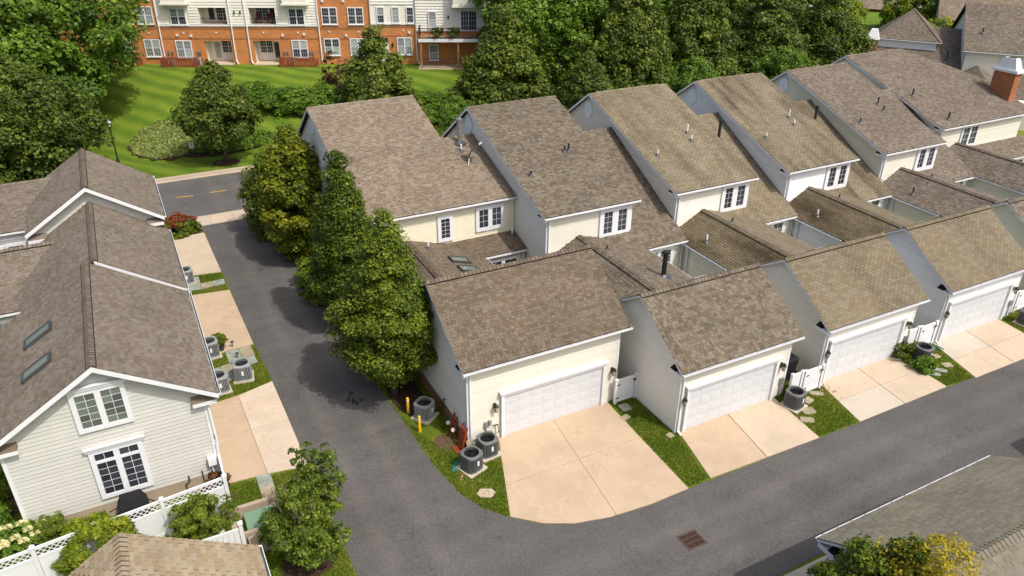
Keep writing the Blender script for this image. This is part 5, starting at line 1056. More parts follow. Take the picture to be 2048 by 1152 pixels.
# lawn and street trees
egg = [(0, .5), (.1, 1.6), (.28, 2.35), (.5, 2.1), (.72, 1.4), (.9, .65), (1, .1)]
lawn_c = leaf_mesh('crown', egg, 1.7, 7.9, 'leaf_dark', 260, 150, .16, .72, 41, jag=.18)
place('lawn_tree', 'round dark green tree with bare trunk in a mulch ring by the kerb', 'tree', lawn_c, trunk_mesh(6.5, .17, 9, 7, 1.6), (7.0, 65.0, 0))
oak = leaf_mesh('crown', [(0, 3.0), (.15, 6.0), (.4, 7.6), (.65, 6.8), (.85, 4.4), (1, 1.2)], 2.2, 15.5, 'leaf_oak', 420, 150, .27, 1.35, 45, jag=.26)
place('oak_tree', 'large bright green broadleaf tree overlapping the left end of the apartment block', 'tree', oak, trunk_mesh(12, .4, 14, 8, 4), (-5.2, 79.5))
dk1 = leaf_mesh('crown', [(0, 2.2), (.2, 3.9), (.45, 4.4), (.7, 3.4), (.9, 1.6), (1, .3)], .6, 9.0, 'leaf_dark', 360, 140, .19, .95, 47, jag=.22)
place('maple_tree', 'broad dark green tree on the left across the street, behind the lamp post', 'tree', dk1, trunk_mesh(7, .25, 12, 9, 3), (-6.9, 67.0, 0))
place('maple_tree', 'dark green tree behind the left street roof, left of the broad one', 'tree', dk1, trunk_mesh(7, .25, 12, 9, 3), (-15.5, 69, 0), (1, 1, 1.08), 2.2)
place('oak_tree', 'bright green tree far left, partly behind the largest broadleaf tree', 'tree', oak, None, (-18, 92), (.9, .9, .85), 1.3)
cone = leaf_mesh('crown', [(0, 2.2), (.12, 3.4), (.3, 3.5), (.55, 2.4), (.78, 1.2), (.93, .45), (1, .05)], .3, 11.4, 'leaf_dark', 380, 140, .19, .85, 51, jag=.18)
cone2 = leaf_mesh('crown', [(0, 2.0), (.15, 3.4), (.38, 3.6), (.62, 2.7), (.82, 1.5), (.95, .6), (1, .1)], .3, 11.0, 'leaf_dark', 380, 140, .19, .9, 53, jag=.2)
green2 = leaf_mesh('crown', [(0, 2.2), (.2, 4.2), (.5, 4.6), (.75, 3.4), (.92, 1.6), (1, .4)], .5, 10, 'leaf_oak', 300, 140, .21, .95, 55, jag=.22)
tk = trunk_mesh(8, .2, 6, 10, 2)
bt = [  # label, crown, x, y, scale xy, scale z
 ('pointed dark tree beside the pale apartment door', cone, 20.4, 65.0, 1.0, .82), ('large pointed tree standing right of the deck railing', cone, 31.4, 62.5, 1.12, .93),
 ('small rounded tree with rusty tips behind the second gable from the bend', cone2, 37.8, 58.4, .68, .66), ('tall tree right of the small rusty tipped one', cone2, 44.2, 61.0, 1.0, 1.14),
 ('short bushy tree behind the streaked white townhouse', green2, 48.2, 56.5, .62, .62), ('broad tall tree above the streaked white townhouse', cone2, 52.6, 62.0, 1.08, 1.12),
 ('dark tree above the yellow sided townhouse gable', cone, 60.4, 60.5, 1.15, 1.0), ('low bushy tree at the yellow townhouse ridge', green2, 58.0, 54.8, .62, .66),
 ('dark rounded tree left of the far brick chimney', cone2, 68.2, 59.5, 1.05, .94), ('deep green tree behind the large pointed one', green2, 38.8, 70.5, 1.15, 1.2),
 ('deep green tree behind the tall tree in the row', green2, 50.5, 72, 1.1, 1.15), ('dark tree filling the back of the row near the street', cone, 63, 70, 1.2, 1.15),
 ('dark tree at the back, left of the far street corner', cone2, 74, 73, 1.15, 1.1), ('low tree behind the yellow end townhouse ridge', green2, 25.8, 60.5, .55, .42)]
for i, (lab, cm, x, y, s1, s2) in enumerate(bt): place('background_tree', lab, 'tree', cm, tk, (x, y), (s1, s1, s2), i*1.7, 'trees behind the row of townhouses')
pine = leaf_mesh('crown', [(0, 2.2), (.3, 2.0), (.6, 1.3), (.85, .6), (1, .1)], 1, 12, 'leaf_lightgreen', 220, 110, .22, .75, 57, jag=.25)
place('conifer_tree', 'light green feathery conifer between the dark trees', 'tree', pine, tk, (48.6, 66.0), (1.2, 1.2, 1.15), 0); 
yel = leaf_mesh('crown', [(0, 2.0), (.25, 3.6), (.55, 3.7), (.8, 2.4), (1, .7)], 1, 8.5, 'leaf_yellowgreen', 200, 110, .24, .85, 59, jag=.28, fill=.15)
for x, y, sc, lab in ((79.0, 68.0, .72, 'yellow green tree left of the hipped roof'), (85, 71.5, .5, 'yellow green tree before the brick house'), (93.5, 69, .8, 'yellow green tree above the hipped roof'), (89.5, 61.5, .72, 'yellow green tree in the gap between hipped and gabled roofs')):
    place('yellow_tree', lab, 'tree', yel, tk, (x, y), (sc, sc, sc), x, 'yellow green trees near the far street')
for x, y, sc, lab in ((106, 90, .8, 'green tree beside the far road'), (112, 104, 1.1, 'green tree behind the far road'), (75, 86, 1.1, 'tall green tree at the back right of the wood'), (66, 82, 1.3, 'tall green tree at the back of the wood'), (56, 85, 1.3, 'green tree at the back of the wood, left part')):
    place('background_tree', lab, 'tree', green2, tk, (x, y), (sc, sc, sc), y, 'trees behind the row of townhouses')
# hedge of loose shrubs along the rear lawn edge
bush = leaf_mesh('crown', [(0, 1.1), (.4, 1.35), (.8, .9), (1, .3)], .0, 2.0, 'leaf_lightgreen', 80, 90, .15, .48, 61, jag=.25)
bush_d = leaf_mesh('crown', [(0, 1.1), (.4, 1.35), (.8, .9), (1, .3)], .0, 2.0, 'leaf_oak', 80, 90, .15, .48, 62, jag=.25)
for k in range(15):
    x = 10.6+k*.85; place('lawn_shrub', 'loose green shrub in the hedge between rear lawn and end townhouse', 'shrub', bush if k % 3 else bush_d, None, (x, 76.0-.72*(x-10.6)+random.uniform(-.7, .7)), (1.1, 1.0, random.uniform(.7, 1.0)), k, 'hedge shrubs along the lawn')
for k in range(6): place('lawn_shrub', 'bright loose shrub between the pointed tree and the apartment patio', 'shrub', bush, None, (21.5+k*1.5, 69.5-k*.4+random.uniform(-.6, .6)), (1.1, 1.1, random.uniform(.6, .9)), k*2, 'shrubs below the patio')
for k, (x, y) in enumerate(((24.5, 63), (26.8, 62.2), (24, 59), (26, 57.5))): place('lawn_shrub', 'dark shrub in the shade between end townhouse and second gable', 'shrub', bush_d, None, (x, y), (1.3, 1.3, 1.2), k, 'shrubs behind the end gables')
place('thin_tree', 'thin leafed reddish shrub in front of the apartment at the pointed tree', 'shrub', leaf_mesh('crown', [(0, .4), (.5, .9), (1, .5)], .4, 3.4, 'leaf_rust', 26, 26, .24, .5, 63), trunk_mesh(3, .05, 8, 11, .8), (19.2, 73.5), (1.3, 1, 1))
# low juniper ground cover in the oval bed
g2 = np.random.default_rng(5); n_ = 900; aa = g2.random(n_)*6.283; rr2 = np.sqrt(g2.random(n_)); cx_, cy_ = 2.9+2.55*rr2*np.cos(aa), 71.7+3.75*rr2*np.sin(aa)
def cover(name, xs_, ys_, mat, per, leaf, clr, h, lab=None, seed=1):
    g = np.random.default_rng(seed); n = len(xs_); c = np.stack([xs_, ys_, [terr(a, b)+h*(.5+.5*g.random()) for a, b in zip(xs_, ys_)]], 1); N = n*per; ci = np.repeat(np.arange(n), per)
    d = g.normal(size=(N, 3)); d[:, 2] = abs(d[:, 2]); d /= np.linalg.norm(d, axis=1)[:, None]; p = c[ci]+d*clr*(.5+.6*g.random(N))[:, None]
    nr = d+g.normal(0, .5, (N, 3)); nr /= np.linalg.norm(nr, axis=1)[:, None]; ax = np.cross(nr, g.normal(size=(N, 3))); ax /= np.linalg.norm(ax, axis=1)[:, None]; bx = np.cross(nr, ax); L = leaf*(.7+.6*g.random(N))[:, None]
    q = np.stack([p-ax*L*.5, p+bx*L*.3, p+ax*L*.5, p-bx*L*.3], 1).reshape(-1, 3)
    o = mesh_np(name, q, np.arange(N*4), np.arange(N)*4, np.full(N, 4), mat, None, np.repeat(g.random(n)[ci], 4)); return tag(o, lab, 'ground cover', None, 'stuff')
cover('juniper_ground_cover', cx_, cy_, 'leaf_sage', 26, .17, .24, .14, 'pale green juniper carpet in the oval bed on the lawn', 3)
a2 = np.random.default_rng(8); n_ = 420; aa = a2.random(n_)*6.283; rr2 = np.sqrt(a2.random(n_)); cover('shaded_ground_cover', 8.2+3.6*rr2*np.cos(aa), 69.0+1.7*rr2*np.sin(aa), 'leaf_oak', 20, .22, .28, .25, 'dark low plants in the bed behind the kerbside tree', 4)
# small tree in the mulch ring at the lower left
mt = leaf_mesh('crown', [(0, .55), (.2, 1.1), (.5, 1.2), (.75, .9), (1, .35)], 0.45, 3.0, 'leaf_box', 170, 80, .08, .25, 71, jag=.4, fill=.25, lean=(.3, .3))
tw = leaf_mesh('crown', [(0, .3), (.5, .5), (1, .3)], 2.0, 3.7, 'leaf_dark', 34, 40, .09, .24, 72, jag=.4, lean=(.2, .2))
T = place('crape_myrtle', 'small multi stemmed tree in a mulch ring beside the utility enclosure', 'tree', mt, trunk_mesh(3.2, .055, 6, 12, .7, 5, .25), (2.55, 20.5))
for dx, dy, rz in ((1.0, .55, 0), (.75, .95, 1.5)):
    o = bpy.data.objects.new('crown', tw); COL.objects.link(o); o.parent = T; o.location = (dx, dy, 0); o.rotation_euler = (0, 0, rz)
bx = leaf_mesh('crown', [(0, .75), (.3, .95), (.7, .9), (1, .45)], .05, 1.5, 'leaf_box', 170, 150, .048, .2, 73, jag=.16)
place('boxwood_shrub', 'rounded green boxwood shrub against the white lattice fence', 'shrub', bx, None, (-.45, 22.9), (1.05, .9, 1.1))
place('boxwood_shrub', 'small green shrub squeezed between the boxwood and the tan near roof', 'shrub', bx, None, (-1.35, 22.3), (.7, .6, .6), 1)
yg = leaf_mesh('crown', [(0, .4), (.4, .9), (.8, .75), (1, .3)], .05, 1.7, 'leaf_yellowgreen', 100, 150, .14, .24, 75, jag=.35, up=-.2, slim=.35)
place('ornamental_shrub', 'feathery yellow green shrub before the white lattice fence', 'shrub', yg, None, (-3.75, 23.2), (1.15, 1.0, 1.1))
place('round_shrub', 'small round green shrub at the foot of the left gable corner', 'shrub', bx, None, (-5.3, 25.0), (.62, .6, .8), 2)
hy = leaf_mesh('crown', [(0, .5), (.5, .8), (1, .4)], .05, 1.0, 'leaf_lightgreen', 70, 70, .10, .24, 77, jag=.3)
T = place('hydrangea_shrub', 'hydrangea with cream flower heads by the lattice fence end', 'shrub', hy, None, (-6.3, 25.1), (1.1, .9, 1))
fl = leaf_mesh('blossom', [(0, .02), (.5, .14), (1, .02)], 0, .2, 'petal_cream', 16, 18, .05, .06, 78)
for k in range(14):
    a = k*2.4; o = bpy.data.objects.new('blossom', fl); COL.objects.link(o); o.parent = T; o.location = (.85*math.cos(a)*(.4+.6*random.random()), .75*math.sin(a)*(.4+.6*random.random()), .75+.3*random.random())
place('evergreen_shrub', 'dark bluish shrub along the side of the left gable house', 'shrub', bx, None, (-7.2, 29.2), (.9, .9, 1.0), 3)
place('evergreen_shrub', 'dark shrub beyond the hydrangea at the house side', 'shrub', bush_d, None, (-7.6, 27.2), (.55, .55, .5), 1)
rb = leaf_mesh('crown', [(0, .9), (.4, 1.05), (1, .6)], .05, 1.0, 'leaf_hornbeam', 110, 80, .10, .26, 79); rt_ = leaf_mesh('blossom', [(0, .95), (.6, .7), (1, .3)], .75, 1.3, 'leaf_red', 50, 50, .09, .2, 80)
place('burning_bush', 'red topped shrub at the corner of sidewalk and alley', 'shrub', rb, None, (1.85, 51.55), (1, .8, 1), 0, None, (('red_top', rt_),))
place('rust_shrub', 'rusty brown shrub behind the fence gate at the left gable corner', 'shrub', leaf_mesh('crown', [(0, .4), (.6, .5), (1, .25)], .05, .95, 'leaf_rust', 40, 40, .1, .16, 81), None, (.25, 25.1), (.9, .7, 1))
pl = leaf_mesh('crown', [(0, .5), (.5, .6), (1, .3)], .05, .75, 'leaf_lightgreen', 50, 40, .14, .2, 82); pl2 = leaf_mesh('crown', [(0, .5), (.5, .6), (1, .3)], .05, .9, 'leaf_hornbeam', 50, 40, .1, .2, 83)
place('garden_plant', 'bushy green plant left of the condenser by the third garage door', 'plant', pl2, None, (32.4, 19.65), (.9, .8, 1)); place('garden_plant', 'light green leafy plant in front of the condenser at the third driveway', 'plant', pl, None, (32.35, 18.55), (.75, .7, .9))
# trees over the near right garage
nr = leaf_mesh('crown', [(0, .9), (.3, 1.5), (.65, 1.25), (.9, .6), (1, .2)], .6, 6.2, 'leaf_hornbeam', 300, 110, .085, .36, 85, jag=.3)
place('hornbeam_tree', 'dense green tree at the gable end of the olive garage', 'tree', nr, trunk_mesh(5, .1, 8, 13), (15.1, 8.6), (.8, .8, .93), 0)
place('hornbeam_tree', 'second dense green tree at the olive garage, next to the golden thin one', 'tree', nr, trunk_mesh(5, .1, 8, 13), (15.9, 7.9), (.75, .75, .98), 2)
au = leaf_mesh('crown', [(0, .5), (.4, .85), (.8, .6), (1, .3)], 2.5, 7.0, 'leaf_autumn', 120, 70, .055, .34, 86, jag=.4)
place('autumn_tree', 'sparse golden tree with bare twigs over the olive garage roof', 'tree', au, trunk_mesh(6.9, .06, 26, 14, 1.1), (15.9, 7.2), (1.15, 1.15, .97))
# grass blades on the near verges
def inside(px, py, poly):
    c = np.zeros(len(px), bool); n = len(poly)
    for i in range(n):
        x0, y0 = poly[i]; x1, y1 = poly[(i+1) % n]
        if y0 == y1: continue
        k = ((y0 > py) != (y1 > py)) & (px < (x1-x0)*(py-y0)/(y1-y0)+x0); c ^= k
    return c
VERGE = [[(8.1, 31), (8.2, 26.6), (8.34, 22.6), (8.6, 21), (9.1, 19.8), (9.8, 18.95), (10.4, 20.4), (11.45, 23.25), (10.05, 23.25), (9.95, 31)], [(16.85, 17.15), (17.85, 17.2), (18.55, 20.1), (18.4, 23.0), (17.5, 23.4), (17.1, 23.2), (16.95, 20.5)],
         [(23.85, 17.08), (26.15, 17.05), (26.85, 20.0), (26.6, 21.8), (24.6, 21.8), (24.15, 20.1)], [(32.15, 17.08), (33.9, 16.95), (34.8, 19.9), (34.7, 21.6), (32.7, 21.6), (32.25, 20)], [(40.0, 16.9), (42.1, 16.9), (43, 19.8), (42.9, 21), (40.8, 21), (40.4, 19.9)],
         [(.6, 31.2), (2.1, 31.4), (3.7, 31.8), (3.58, 35.4), (.6, 35.2)], [(.6, 42.5), (3.45, 42.1), (3.42, 44.5), (.6, 44.9)], [(.6, 23.6), (3.78, 22.2), (3.78, 25.1), (.6, 25.4)], [(1.0, 13.5), (3.95, 13.5), (3.8, 22.2), (1.2, 22.3)]]
gx, gy, gs = [], [], []
for P_ in VERGE:
    P_ = [tuple(p) for p in P_]; x0, x1 = min(p[0] for p in P_), max(p[0] for p in P_); y0, y1 = min(p[1] for p in P_), max(p[1] for p in P_); n = int((x1-x0)*(y1-y0)*900); px = rng.uniform(x0, x1, n); py = rng.uniform(y0, y1, n); k = inside(px, py, P_); gx.append(px[k]); gy.append(py[k])
gx = np.concatenate(gx); gy = np.concatenate(gy)
keep = ~inside(gx, gy, ALLEY) & (((gx-2.55)/.95)**2+((gy-20.2)/.8)**2 > .9) & (((gx-9.35)/.5)**2+((gy-24)/.55)**2 > rng.uniform(.3, 1.2, len(gx))) & (((gx-9.05)/.75)**2+((gy-27.4)/3.2)**2 > 1)
gx, gy = gx[keep], gy[keep]; n = len(gx); gx = gx+rng.normal(0, .035, n); gy = gy+rng.normal(0, .035, n); an = rng.random(n)*6.283; h = rng.uniform(.04, .10, n); wd = .018; lx, ly = rng.normal(0, .04, n), rng.normal(0, .04, n)
q = np.stack([np.stack([gx-np.cos(an)*wd, gy-np.sin(an)*wd, np.zeros(n)], 1), np.stack([gx+np.cos(an)*wd, gy+np.sin(an)*wd, np.zeros(n)], 1), np.stack([gx+lx, gy+ly, h], 1)], 1).reshape(-1, 3)
patch = .5+.5*np.sin(gx*1.3+np.sin(gy*.9)*2)*np.cos(gy*1.1+gx*.4)
o = mesh_np('grass_blades', q, np.arange(n*3), np.arange(n)*3, np.full(n, 3), 'grass_blade', None, np.repeat(np.clip(patch+rng.normal(0, .15, n), 0, 1), 3)); tag(o, 'short grass on the verges beside driveways and alley', 'grass', None, 'stuff')
# leaf litter
lx_, ly_ = np.concatenate([rng.normal(9.3, .22, 60), rng.normal(26.75, .15, 40)]), np.concatenate([rng.normal(21.75, .12, 60), rng.normal(19.5, .3, 40)])
cover('leaf_litter', lx_, ly_, 'leaf_litter', 4, .07, .05, .03, 'dry leaves scattered beside condensers and downspout', 9)

# ------------------------------------------------------------------ air conditioners
def condenser(mat, square=False, hgt=.82, half=.40):
    T = thing('air_conditioner', 'x', 'air conditioner'); n = 32; ex_ = .55 if not square else .30
    def se(r, t): c, s_ = math.cos(t), math.sin(t); k = (abs(c)**(2/ex_)+abs(s_)**(2/ex_))**(-ex_/2); return (r*c*k, r*s_*k)
    m_ = MB(); ang = [2*math.pi*k/n for k in range(n)]
    def ring(r, z): st = len(m_.v); m_.v += [(*se(r, t), z) for t in ang]; return st
    def skin(a, b):
        for k in range(n): q_ = (k+1) % n; m_.f.append([a+k, a+q_, b+q_, b+k])
    a = ring(half, .05); b = ring(half, .14); skin(a, b); m_.f.append([a+k for k in reversed(range(n))])
    a = ring(half, hgt-.09); b = ring(half, hgt-.02); skin(a, b); c = ring(half-.03, hgt); skin(b, c)
    st = len(m_.v); m_.v += [(.31*math.cos(t), .31*math.sin(t), hgt+.005) for t in ang]; skin(c, st); s2 = len(m_.v); m_.v += [(.30*math.cos(t), .30*math.sin(t), hgt-.12) for t in ang]; skin(st, s2); m_.build('casing', mat, T)
    m_ = MB(); a = ring(half-.035, .13); b = ring(half-.035, hgt-.08); skin(a, b); m_.build('coil', 'ac_fan', T)
    m_ = MB(); nf = 44
    for k in range(nf):
        t = 2*math.pi*k/nf; p = V((*se(half-.012, t), 0)); t2 = t+.05; q_ = V((*se(half-.012, t2), 0)); d_ = (q_-p).normalized(); nn_ = V((d_.y, -d_.x, 0)); w_ = .021
        m_.hexa([p-d_*w_-nn_*.012+V((0, 0, .13)), p+d_*w_-nn_*.012+V((0, 0, .13)), p+d_*w_*.4+nn_*.012+V((0, 0, .13)), p-d_*w_*.4+nn_*.012+V((0, 0, .13)), p-d_*w_-nn_*.012+V((0, 0, hgt-.08)), p+d_*w_-nn_*.012+V((0, 0, hgt-.08)), p+d_*w_*.4+nn_*.012+V((0, 0, hgt-.08)), p-d_*w_*.4+nn_*.012+V((0, 0, hgt-.08))])
    m_.build('louvres', mat, T, kind='stuff')
    m_ = MB()
    for k in range(3):
        t = k*2.094; m_.poly([(.05*math.cos(t), .05*math.sin(t), hgt-.13), (.27*math.cos(t-.28), .27*math.sin(t-.28), hgt-.10), (.28*math.cos(t+.3), .28*math.sin(t+.3), hgt-.16), (.06*math.cos(t+.6), .06*math.sin(t+.6), hgt-.14)])
    m_.lathe((0, 0, hgt-.2), [(.08, 0), (.09, .08), (0, .09)], 12); m_.lathe((0, 0, hgt-.25), [(.3, 0), (0, 0)], 16); m_.build('fan', 'ac_fan', T)
    m_ = MB()
    for r_ in (.08, .13, .18, .23, .28): m_.tube([(r_*math.cos(t), r_*math.sin(t), hgt+.004+.03*(1-r_/.3)) for t in [2*math.pi*k/20 for k in range(21)]], .005, 4, False)
    for k in range(4): t = k*math.pi/4; m_.tube([(.31*math.cos(t), .31*math.sin(t), hgt+.004), (0, 0, hgt+.035), (-.31*math.cos(t), -.31*math.sin(t), hgt+.004)], .006, 4, False)
    m_.build('fan_guard', 'ac_fan' if mat == 'ac_dark' else 'metal_dark', T)
    MB().box(-.46, .46, -.46, .46, -.06, .05).build('pad', 'concrete_grey', T)
    m_ = MB(); m_.box(-.05, .04, -half-.028, -half-.012, .38, .6); m_.build('label_sticker', 'paper', T)
    return T
acd = condenser('ac_dark'); acl = condenser('ac_light', True, .86); acs = condenser('ac_light', False, .8)
AC = [(acd, (9.65, 22.0), .3, 'dark condenser at the garage corner on a black pad, nearer the alley'), (acd, (10.62, 22.55), .1, 'dark condenser beside the first garage door with a white sticker'), (acs, (9.2, 26.0), .6, 'pale grey condenser behind the two yellow bollards'),
      (acd, (24.45, 19.2), .2, 'dark condenser in the grass at the second garage, by the white gate'), (acd, (32.95, 19.1), .1, 'dark condenser among green plants at the third garage'), (acd, (41.1, 18.95), .1, 'dark condenser beside the fourth garage door at the driveway edge'),
      (acl, (1.42, 44.05), .05, 'grey condenser under the left gutter between the two far driveways'), (acl, (1.5, 35.35), .05, 'grey condenser next to the potted fern at the left gutter'), (acl, (2.6, 32.65), -.15, 'grey condenser standing free on the grass beside the flagstone path'), (acl, (1.45, 32.1), .05, 'grey condenser under the left gutter beside the split driveway')]
seen = set()
for proto, (x, y), rz, lab in AC:
    if proto.name in seen: o = copy_tree(proto)
    else: o = proto; seen.add(proto.name)
    o.location = (x, y, .04); o.rotation_euler[2] = rz; o['label'] = lab; o['group'] = 'air conditioner condensers'
for u, lab in ((.35, 'grey condenser behind the short picket screen'), (4.0, 'pale condenser behind the long picket screen, left one'), (6.75, 'dark condenser behind the long picket screen near the patio'), (16.3, 'pale condenser behind the right picket screen')):
    o = copy_tree(acl); p = fac(u, 3.42, .85); o.location = p; o.rotation_euler[2] = R(-25); o['label'] = lab; o['group'] = 'air conditioner condensers'
# ------------------------------------------------------------------ small things
def gpx(x, y, z=0):      # photograph pixel -> point at height z (the thing stands on the ground there)
    d = r2*((x-1024)/FPX)-u2*((y-576)/FPX)+fw; k = (z-CAM.z)/d.z; return CAM+d*k
for (x, y), lab in (((8.64, 26.59), 'yellow steel bollard nearer the columnar tree'), ((8.63, 25.15), 'yellow steel bollard nearer the bend of the alley')):
    T = thing('bollard', lab, 'bollard', (x, y, 0), 'yellow bollards by the alley')
    MB().lathe((x, y, 0), [(.065, -.1), (.065, .80), (.055, .835), (.03, .85), (0, .853)], 14).build('post', 'yellow_paint', T, smooth=True); MB().lathe((x, y, 0), [(.0665, .68), (.0665, .73)], 14).build('reflective_band', 'paper', T)
def gate(x0, x1, y, lab, hinge=True, h=1.28, fill=None):
    T = thing('gate', lab, 'gate', ((x0+x1)/2, y, 0), 'white vinyl gates between garages')
    for x in (x0+.06, x1-.06):
        MB().box(x-.06, x+.06, y-.06, y+.06, 0, h+.06).build('post', 'white_vinyl', T); MB().hexa([(x-.08, y-.08, h+.061), (x+.08, y-.08, h+.061), (x+.08, y+.08, h+.061), (x-.08, y+.08, h+.061), (x-.02, y-.02, h+.13), (x+.02, y-.02, h+.13), (x+.02, y+.02, h+.13), (x-.02, y+.02, h+.13)]).build('post_cap', 'white_vinyl', T)
    a, b = x0+.15, x1-.15; n = max(3, int((b-a)/.16))
    for k in range(n): MB().box(a+(b-a)*k/n+.0008, a+(b-a)*(k+1)/n-.0008, y-.012, y+.012, .16, h-.07).build('board', 'white_vinyl', T)
    for z in (.09, h-.1): MB().box(a, b, y-.03, y+.03, z, z+.14).build('rail', 'white_vinyl', T)
    if hinge:
        for z in (.3, h-.25): MB().box(x0+.08, x0+.24, y-.075, y-.062, z, z+.06).build('hinge', 'steel_rail', T)
        MB().box(x1-.25, x1-.08, y-.075, y-.062, h-.22, h-.12).build('latch', 'steel_rail', T)
gate(17.2, 18.4, 23.0, 'white gate with black hinges between the first and second garage')
gate(24.62, 25.35, 19.75, 'narrow white fence panel behind the second garage condenser', False); gate(25.38, 26.6, 19.7, 'white gate left of the third garage corner, by the bin')
gate(32.78, 33.55, 20.0, 'narrow white fence panel behind the plants at the third garage', False); gate(33.58, 34.85, 19.95, 'white gate between the third and fourth garage')
gate(40.9, 41.6, 20.1, 'narrow white fence panel behind the condenser at the fourth garage', False); gate(41.65, 42.95, 20.05, 'white gate past the fourth garage')
# wheeled bin behind the second gate
bx0, by0 = 25.72, 21.05; T = thing('wheeled_bin', 'tall black wheeled bin in the passage behind the second gate', 'bin', (bx0, by0, 0))
def bq(w0, d0, z0, w1, d1, z1): return MB().hexa([(bx0-w0, by0-d0, z0), (bx0+w0, by0-d0, z0), (bx0+w0, by0+d0, z0), (bx0-w0, by0+d0, z0), (bx0-w1, by0-d1, z1), (bx0+w1, by0-d1, z1), (bx0+w1, by0+d1, z1), (bx0-w1, by0+d1, z1)])
bq(.25, .27, .08, .33, .36, 1.2).build('body', 'black_cover', T); bq(.35, .39, 1.201, .26, .3, 1.32).build('lid', 'black_cover', T)
for x in (-.26, .2): MB().tube([(bx0+x, by0+.3, .1), (bx0+x+.06, by0+.3, .1)], .1, 10).build('wheel', 'steel_rail', T)
# white lattice fence at the lower left
def lattice_fence():
    T = thing('lattice_fence', 'white vinyl fence with lattice top in front of the left gable', 'fence', (-3, 23.8, 0)); Lf = lambda x: 24.0-.115*(.58-x)
    px = [.58, -1.6, -3.75, -5.6, -7.6]
    for x in px:
        y = Lf(x); MB().box(x-.065, x+.065, y-.065, y+.065, 0, 1.72).build('post', 'white_vinyl', T); MB().hexa([(x-.09, y-.09, 1.721), (x+.09, y-.09, 1.721), (x+.09, y+.09, 1.721), (x-.09, y+.09, 1.721), (x-.03, y-.03, 1.8), (x+.03, y-.03, 1.8), (x+.03, y+.03, 1.8), (x-.03, y+.03, 1.8)]).build('post_cap', 'white_vinyl', T)
    for a, b in zip(px[1:], px):
        P0, P1 = V((a+.07, Lf(a+.07), 0)), V((b-.07, Lf(b-.07), 0)); u = (P1-P0).normalized(); n = V((u.y, -u.x, 0)); L = (P1-P0).length
        for z0, z1 in ((.05, .19), (1.17, 1.27), (1.56, 1.68)): MB().ob(P0, u, n, 0, L, z0, z1, -.025, .025).build('rail', 'white_vinyl', T)
        k = int(L/.18)
        for i in range(k): MB().ob(P0, u, n, L*i/k+.0008, L*(i+1)/k-.0008, .19, 1.17, -.012, .012).build('board', 'white_vinyl', T)
        lt = MB(); s_ = -.3; Z = V((0, 0, 1))
        while s_ < L:
            for sg in (1, -1):
                a0, a1 = (s_, s_+.29) if sg > 0 else (s_+.29, s_); p, q_ = P0+u*a0+Z*1.27, P0+u*a1+Z*1.56; lo, hi = sorted((a0, a1))
                if lo < 0 or hi > L: 
                    t0 = max(0, (0-a0)/(a1-a0) if a1 > a0 else (L-a0)/(a1-a0)); t1 = min(1, (L-a0)/(a1-a0) if a1 > a0 else (0-a0)/(a1-a0))
                    if t1 <= t0: continue
                    p, q_ = (P0+u*a0+Z*1.27).lerp(P0+u*a1+Z*1.56, t0), (P0+u*a0+Z*1.27).lerp(P0+u*a1+Z*1.56, t1)
                lt.beam(p+n*(.006*sg), q_+n*(.006*sg), .032, .01, n) if False else lt.hexa([p+n*(.006*sg-.004)-u*.02, p+n*(.006*sg-.004)+u*.02, q_+n*(.006*sg-.004)+u*.02, q_+n*(.006*sg-.004)-u*.02, p+n*(.006*sg+.004)-u*.02, p+n*(.006*sg+.004)+u*.02, q_+n*(.006*sg+.004)+u*.02, q_+n*(.006*sg+.004)-u*.02])
            s_ += .19
        lt.build('lattice', 'white_vinyl', T, kind='stuff')
    # return to the house corner
    for i in range(9): MB().box(.565, .595, 24.07+i*.17, 24.235+i*.17, .19, 1.4).build('board', 'white_vinyl', T)
    MB().box(.555, .605, 24.07, 25.6, 1.4, 1.5).build('rail', 'white_vinyl', T)
    p = gpx(472, 1112, 0); 
lattice_fence()
T = thing('fence_panel', 'short white fence piece with one post beside the utility enclosure', 'fence', (.35, 21.6, 0))
MB().box(.62, .75, 21.45, 21.58, 0, 1.5).build('post', 'white_vinyl', T); MB().box(.60, .77, 21.43, 21.60, 1.501, 1.56).build('post_cap', 'white_vinyl', T); MB().box(-1.2, .615, 21.49, 21.54, 1.2, 1.32).build('rail', 'white_vinyl', T)
for k in range(10): MB().box(-1.2+k*.18, -1.03+k*.18, 21.505, 21.525, .1, 1.2).build('board', 'white_vinyl', T)
# utility enclosure of timber with a green cabinet
T = thing('utility_enclosure', 'low tan timber enclosure beside the small tree', 'enclosure', (1.2, 22.6, 0))
for b in ((.42, 2.2, 23.25, 23.42, .62), (.42, .60, 21.95, 23.249, .60), (.601, 2.2, 21.95, 22.1, .55)): MB().box(b[0], b[1], b[2], b[3], 0, b[4]).build('wall', 'stone_base', T)
for k in range(5): MB().box(.85, 1.9, 21.35+k*.115, 21.45+k*.115, .0, .42).build('plank', 'tanstone', T)
T = thing('utility_cabinet', 'green metal utility cabinet inside the timber enclosure', 'cabinet', (1.5, 22.6, 0)); MB().hexa([(.95, 22.3, 0), (2.0, 22.3, 0), (2.0, 23.0, 0), (.95, 23.0, 0), (.95, 22.3, .38), (2.0, 22.3, .38), (2.0, 23.0, .5), (.95, 23.0, .5)]).build('body', 'green_box', T); MB().hexa([(.92, 22.27, .381), (2.03, 22.27, .381), (2.03, 23.03, .505), (.92, 23.03, .505), (.92, 22.27, .41), (2.03, 22.27, .41), (2.03, 23.03, .535), (.92, 23.03, .535)]).build('lid', 'green_box', T)
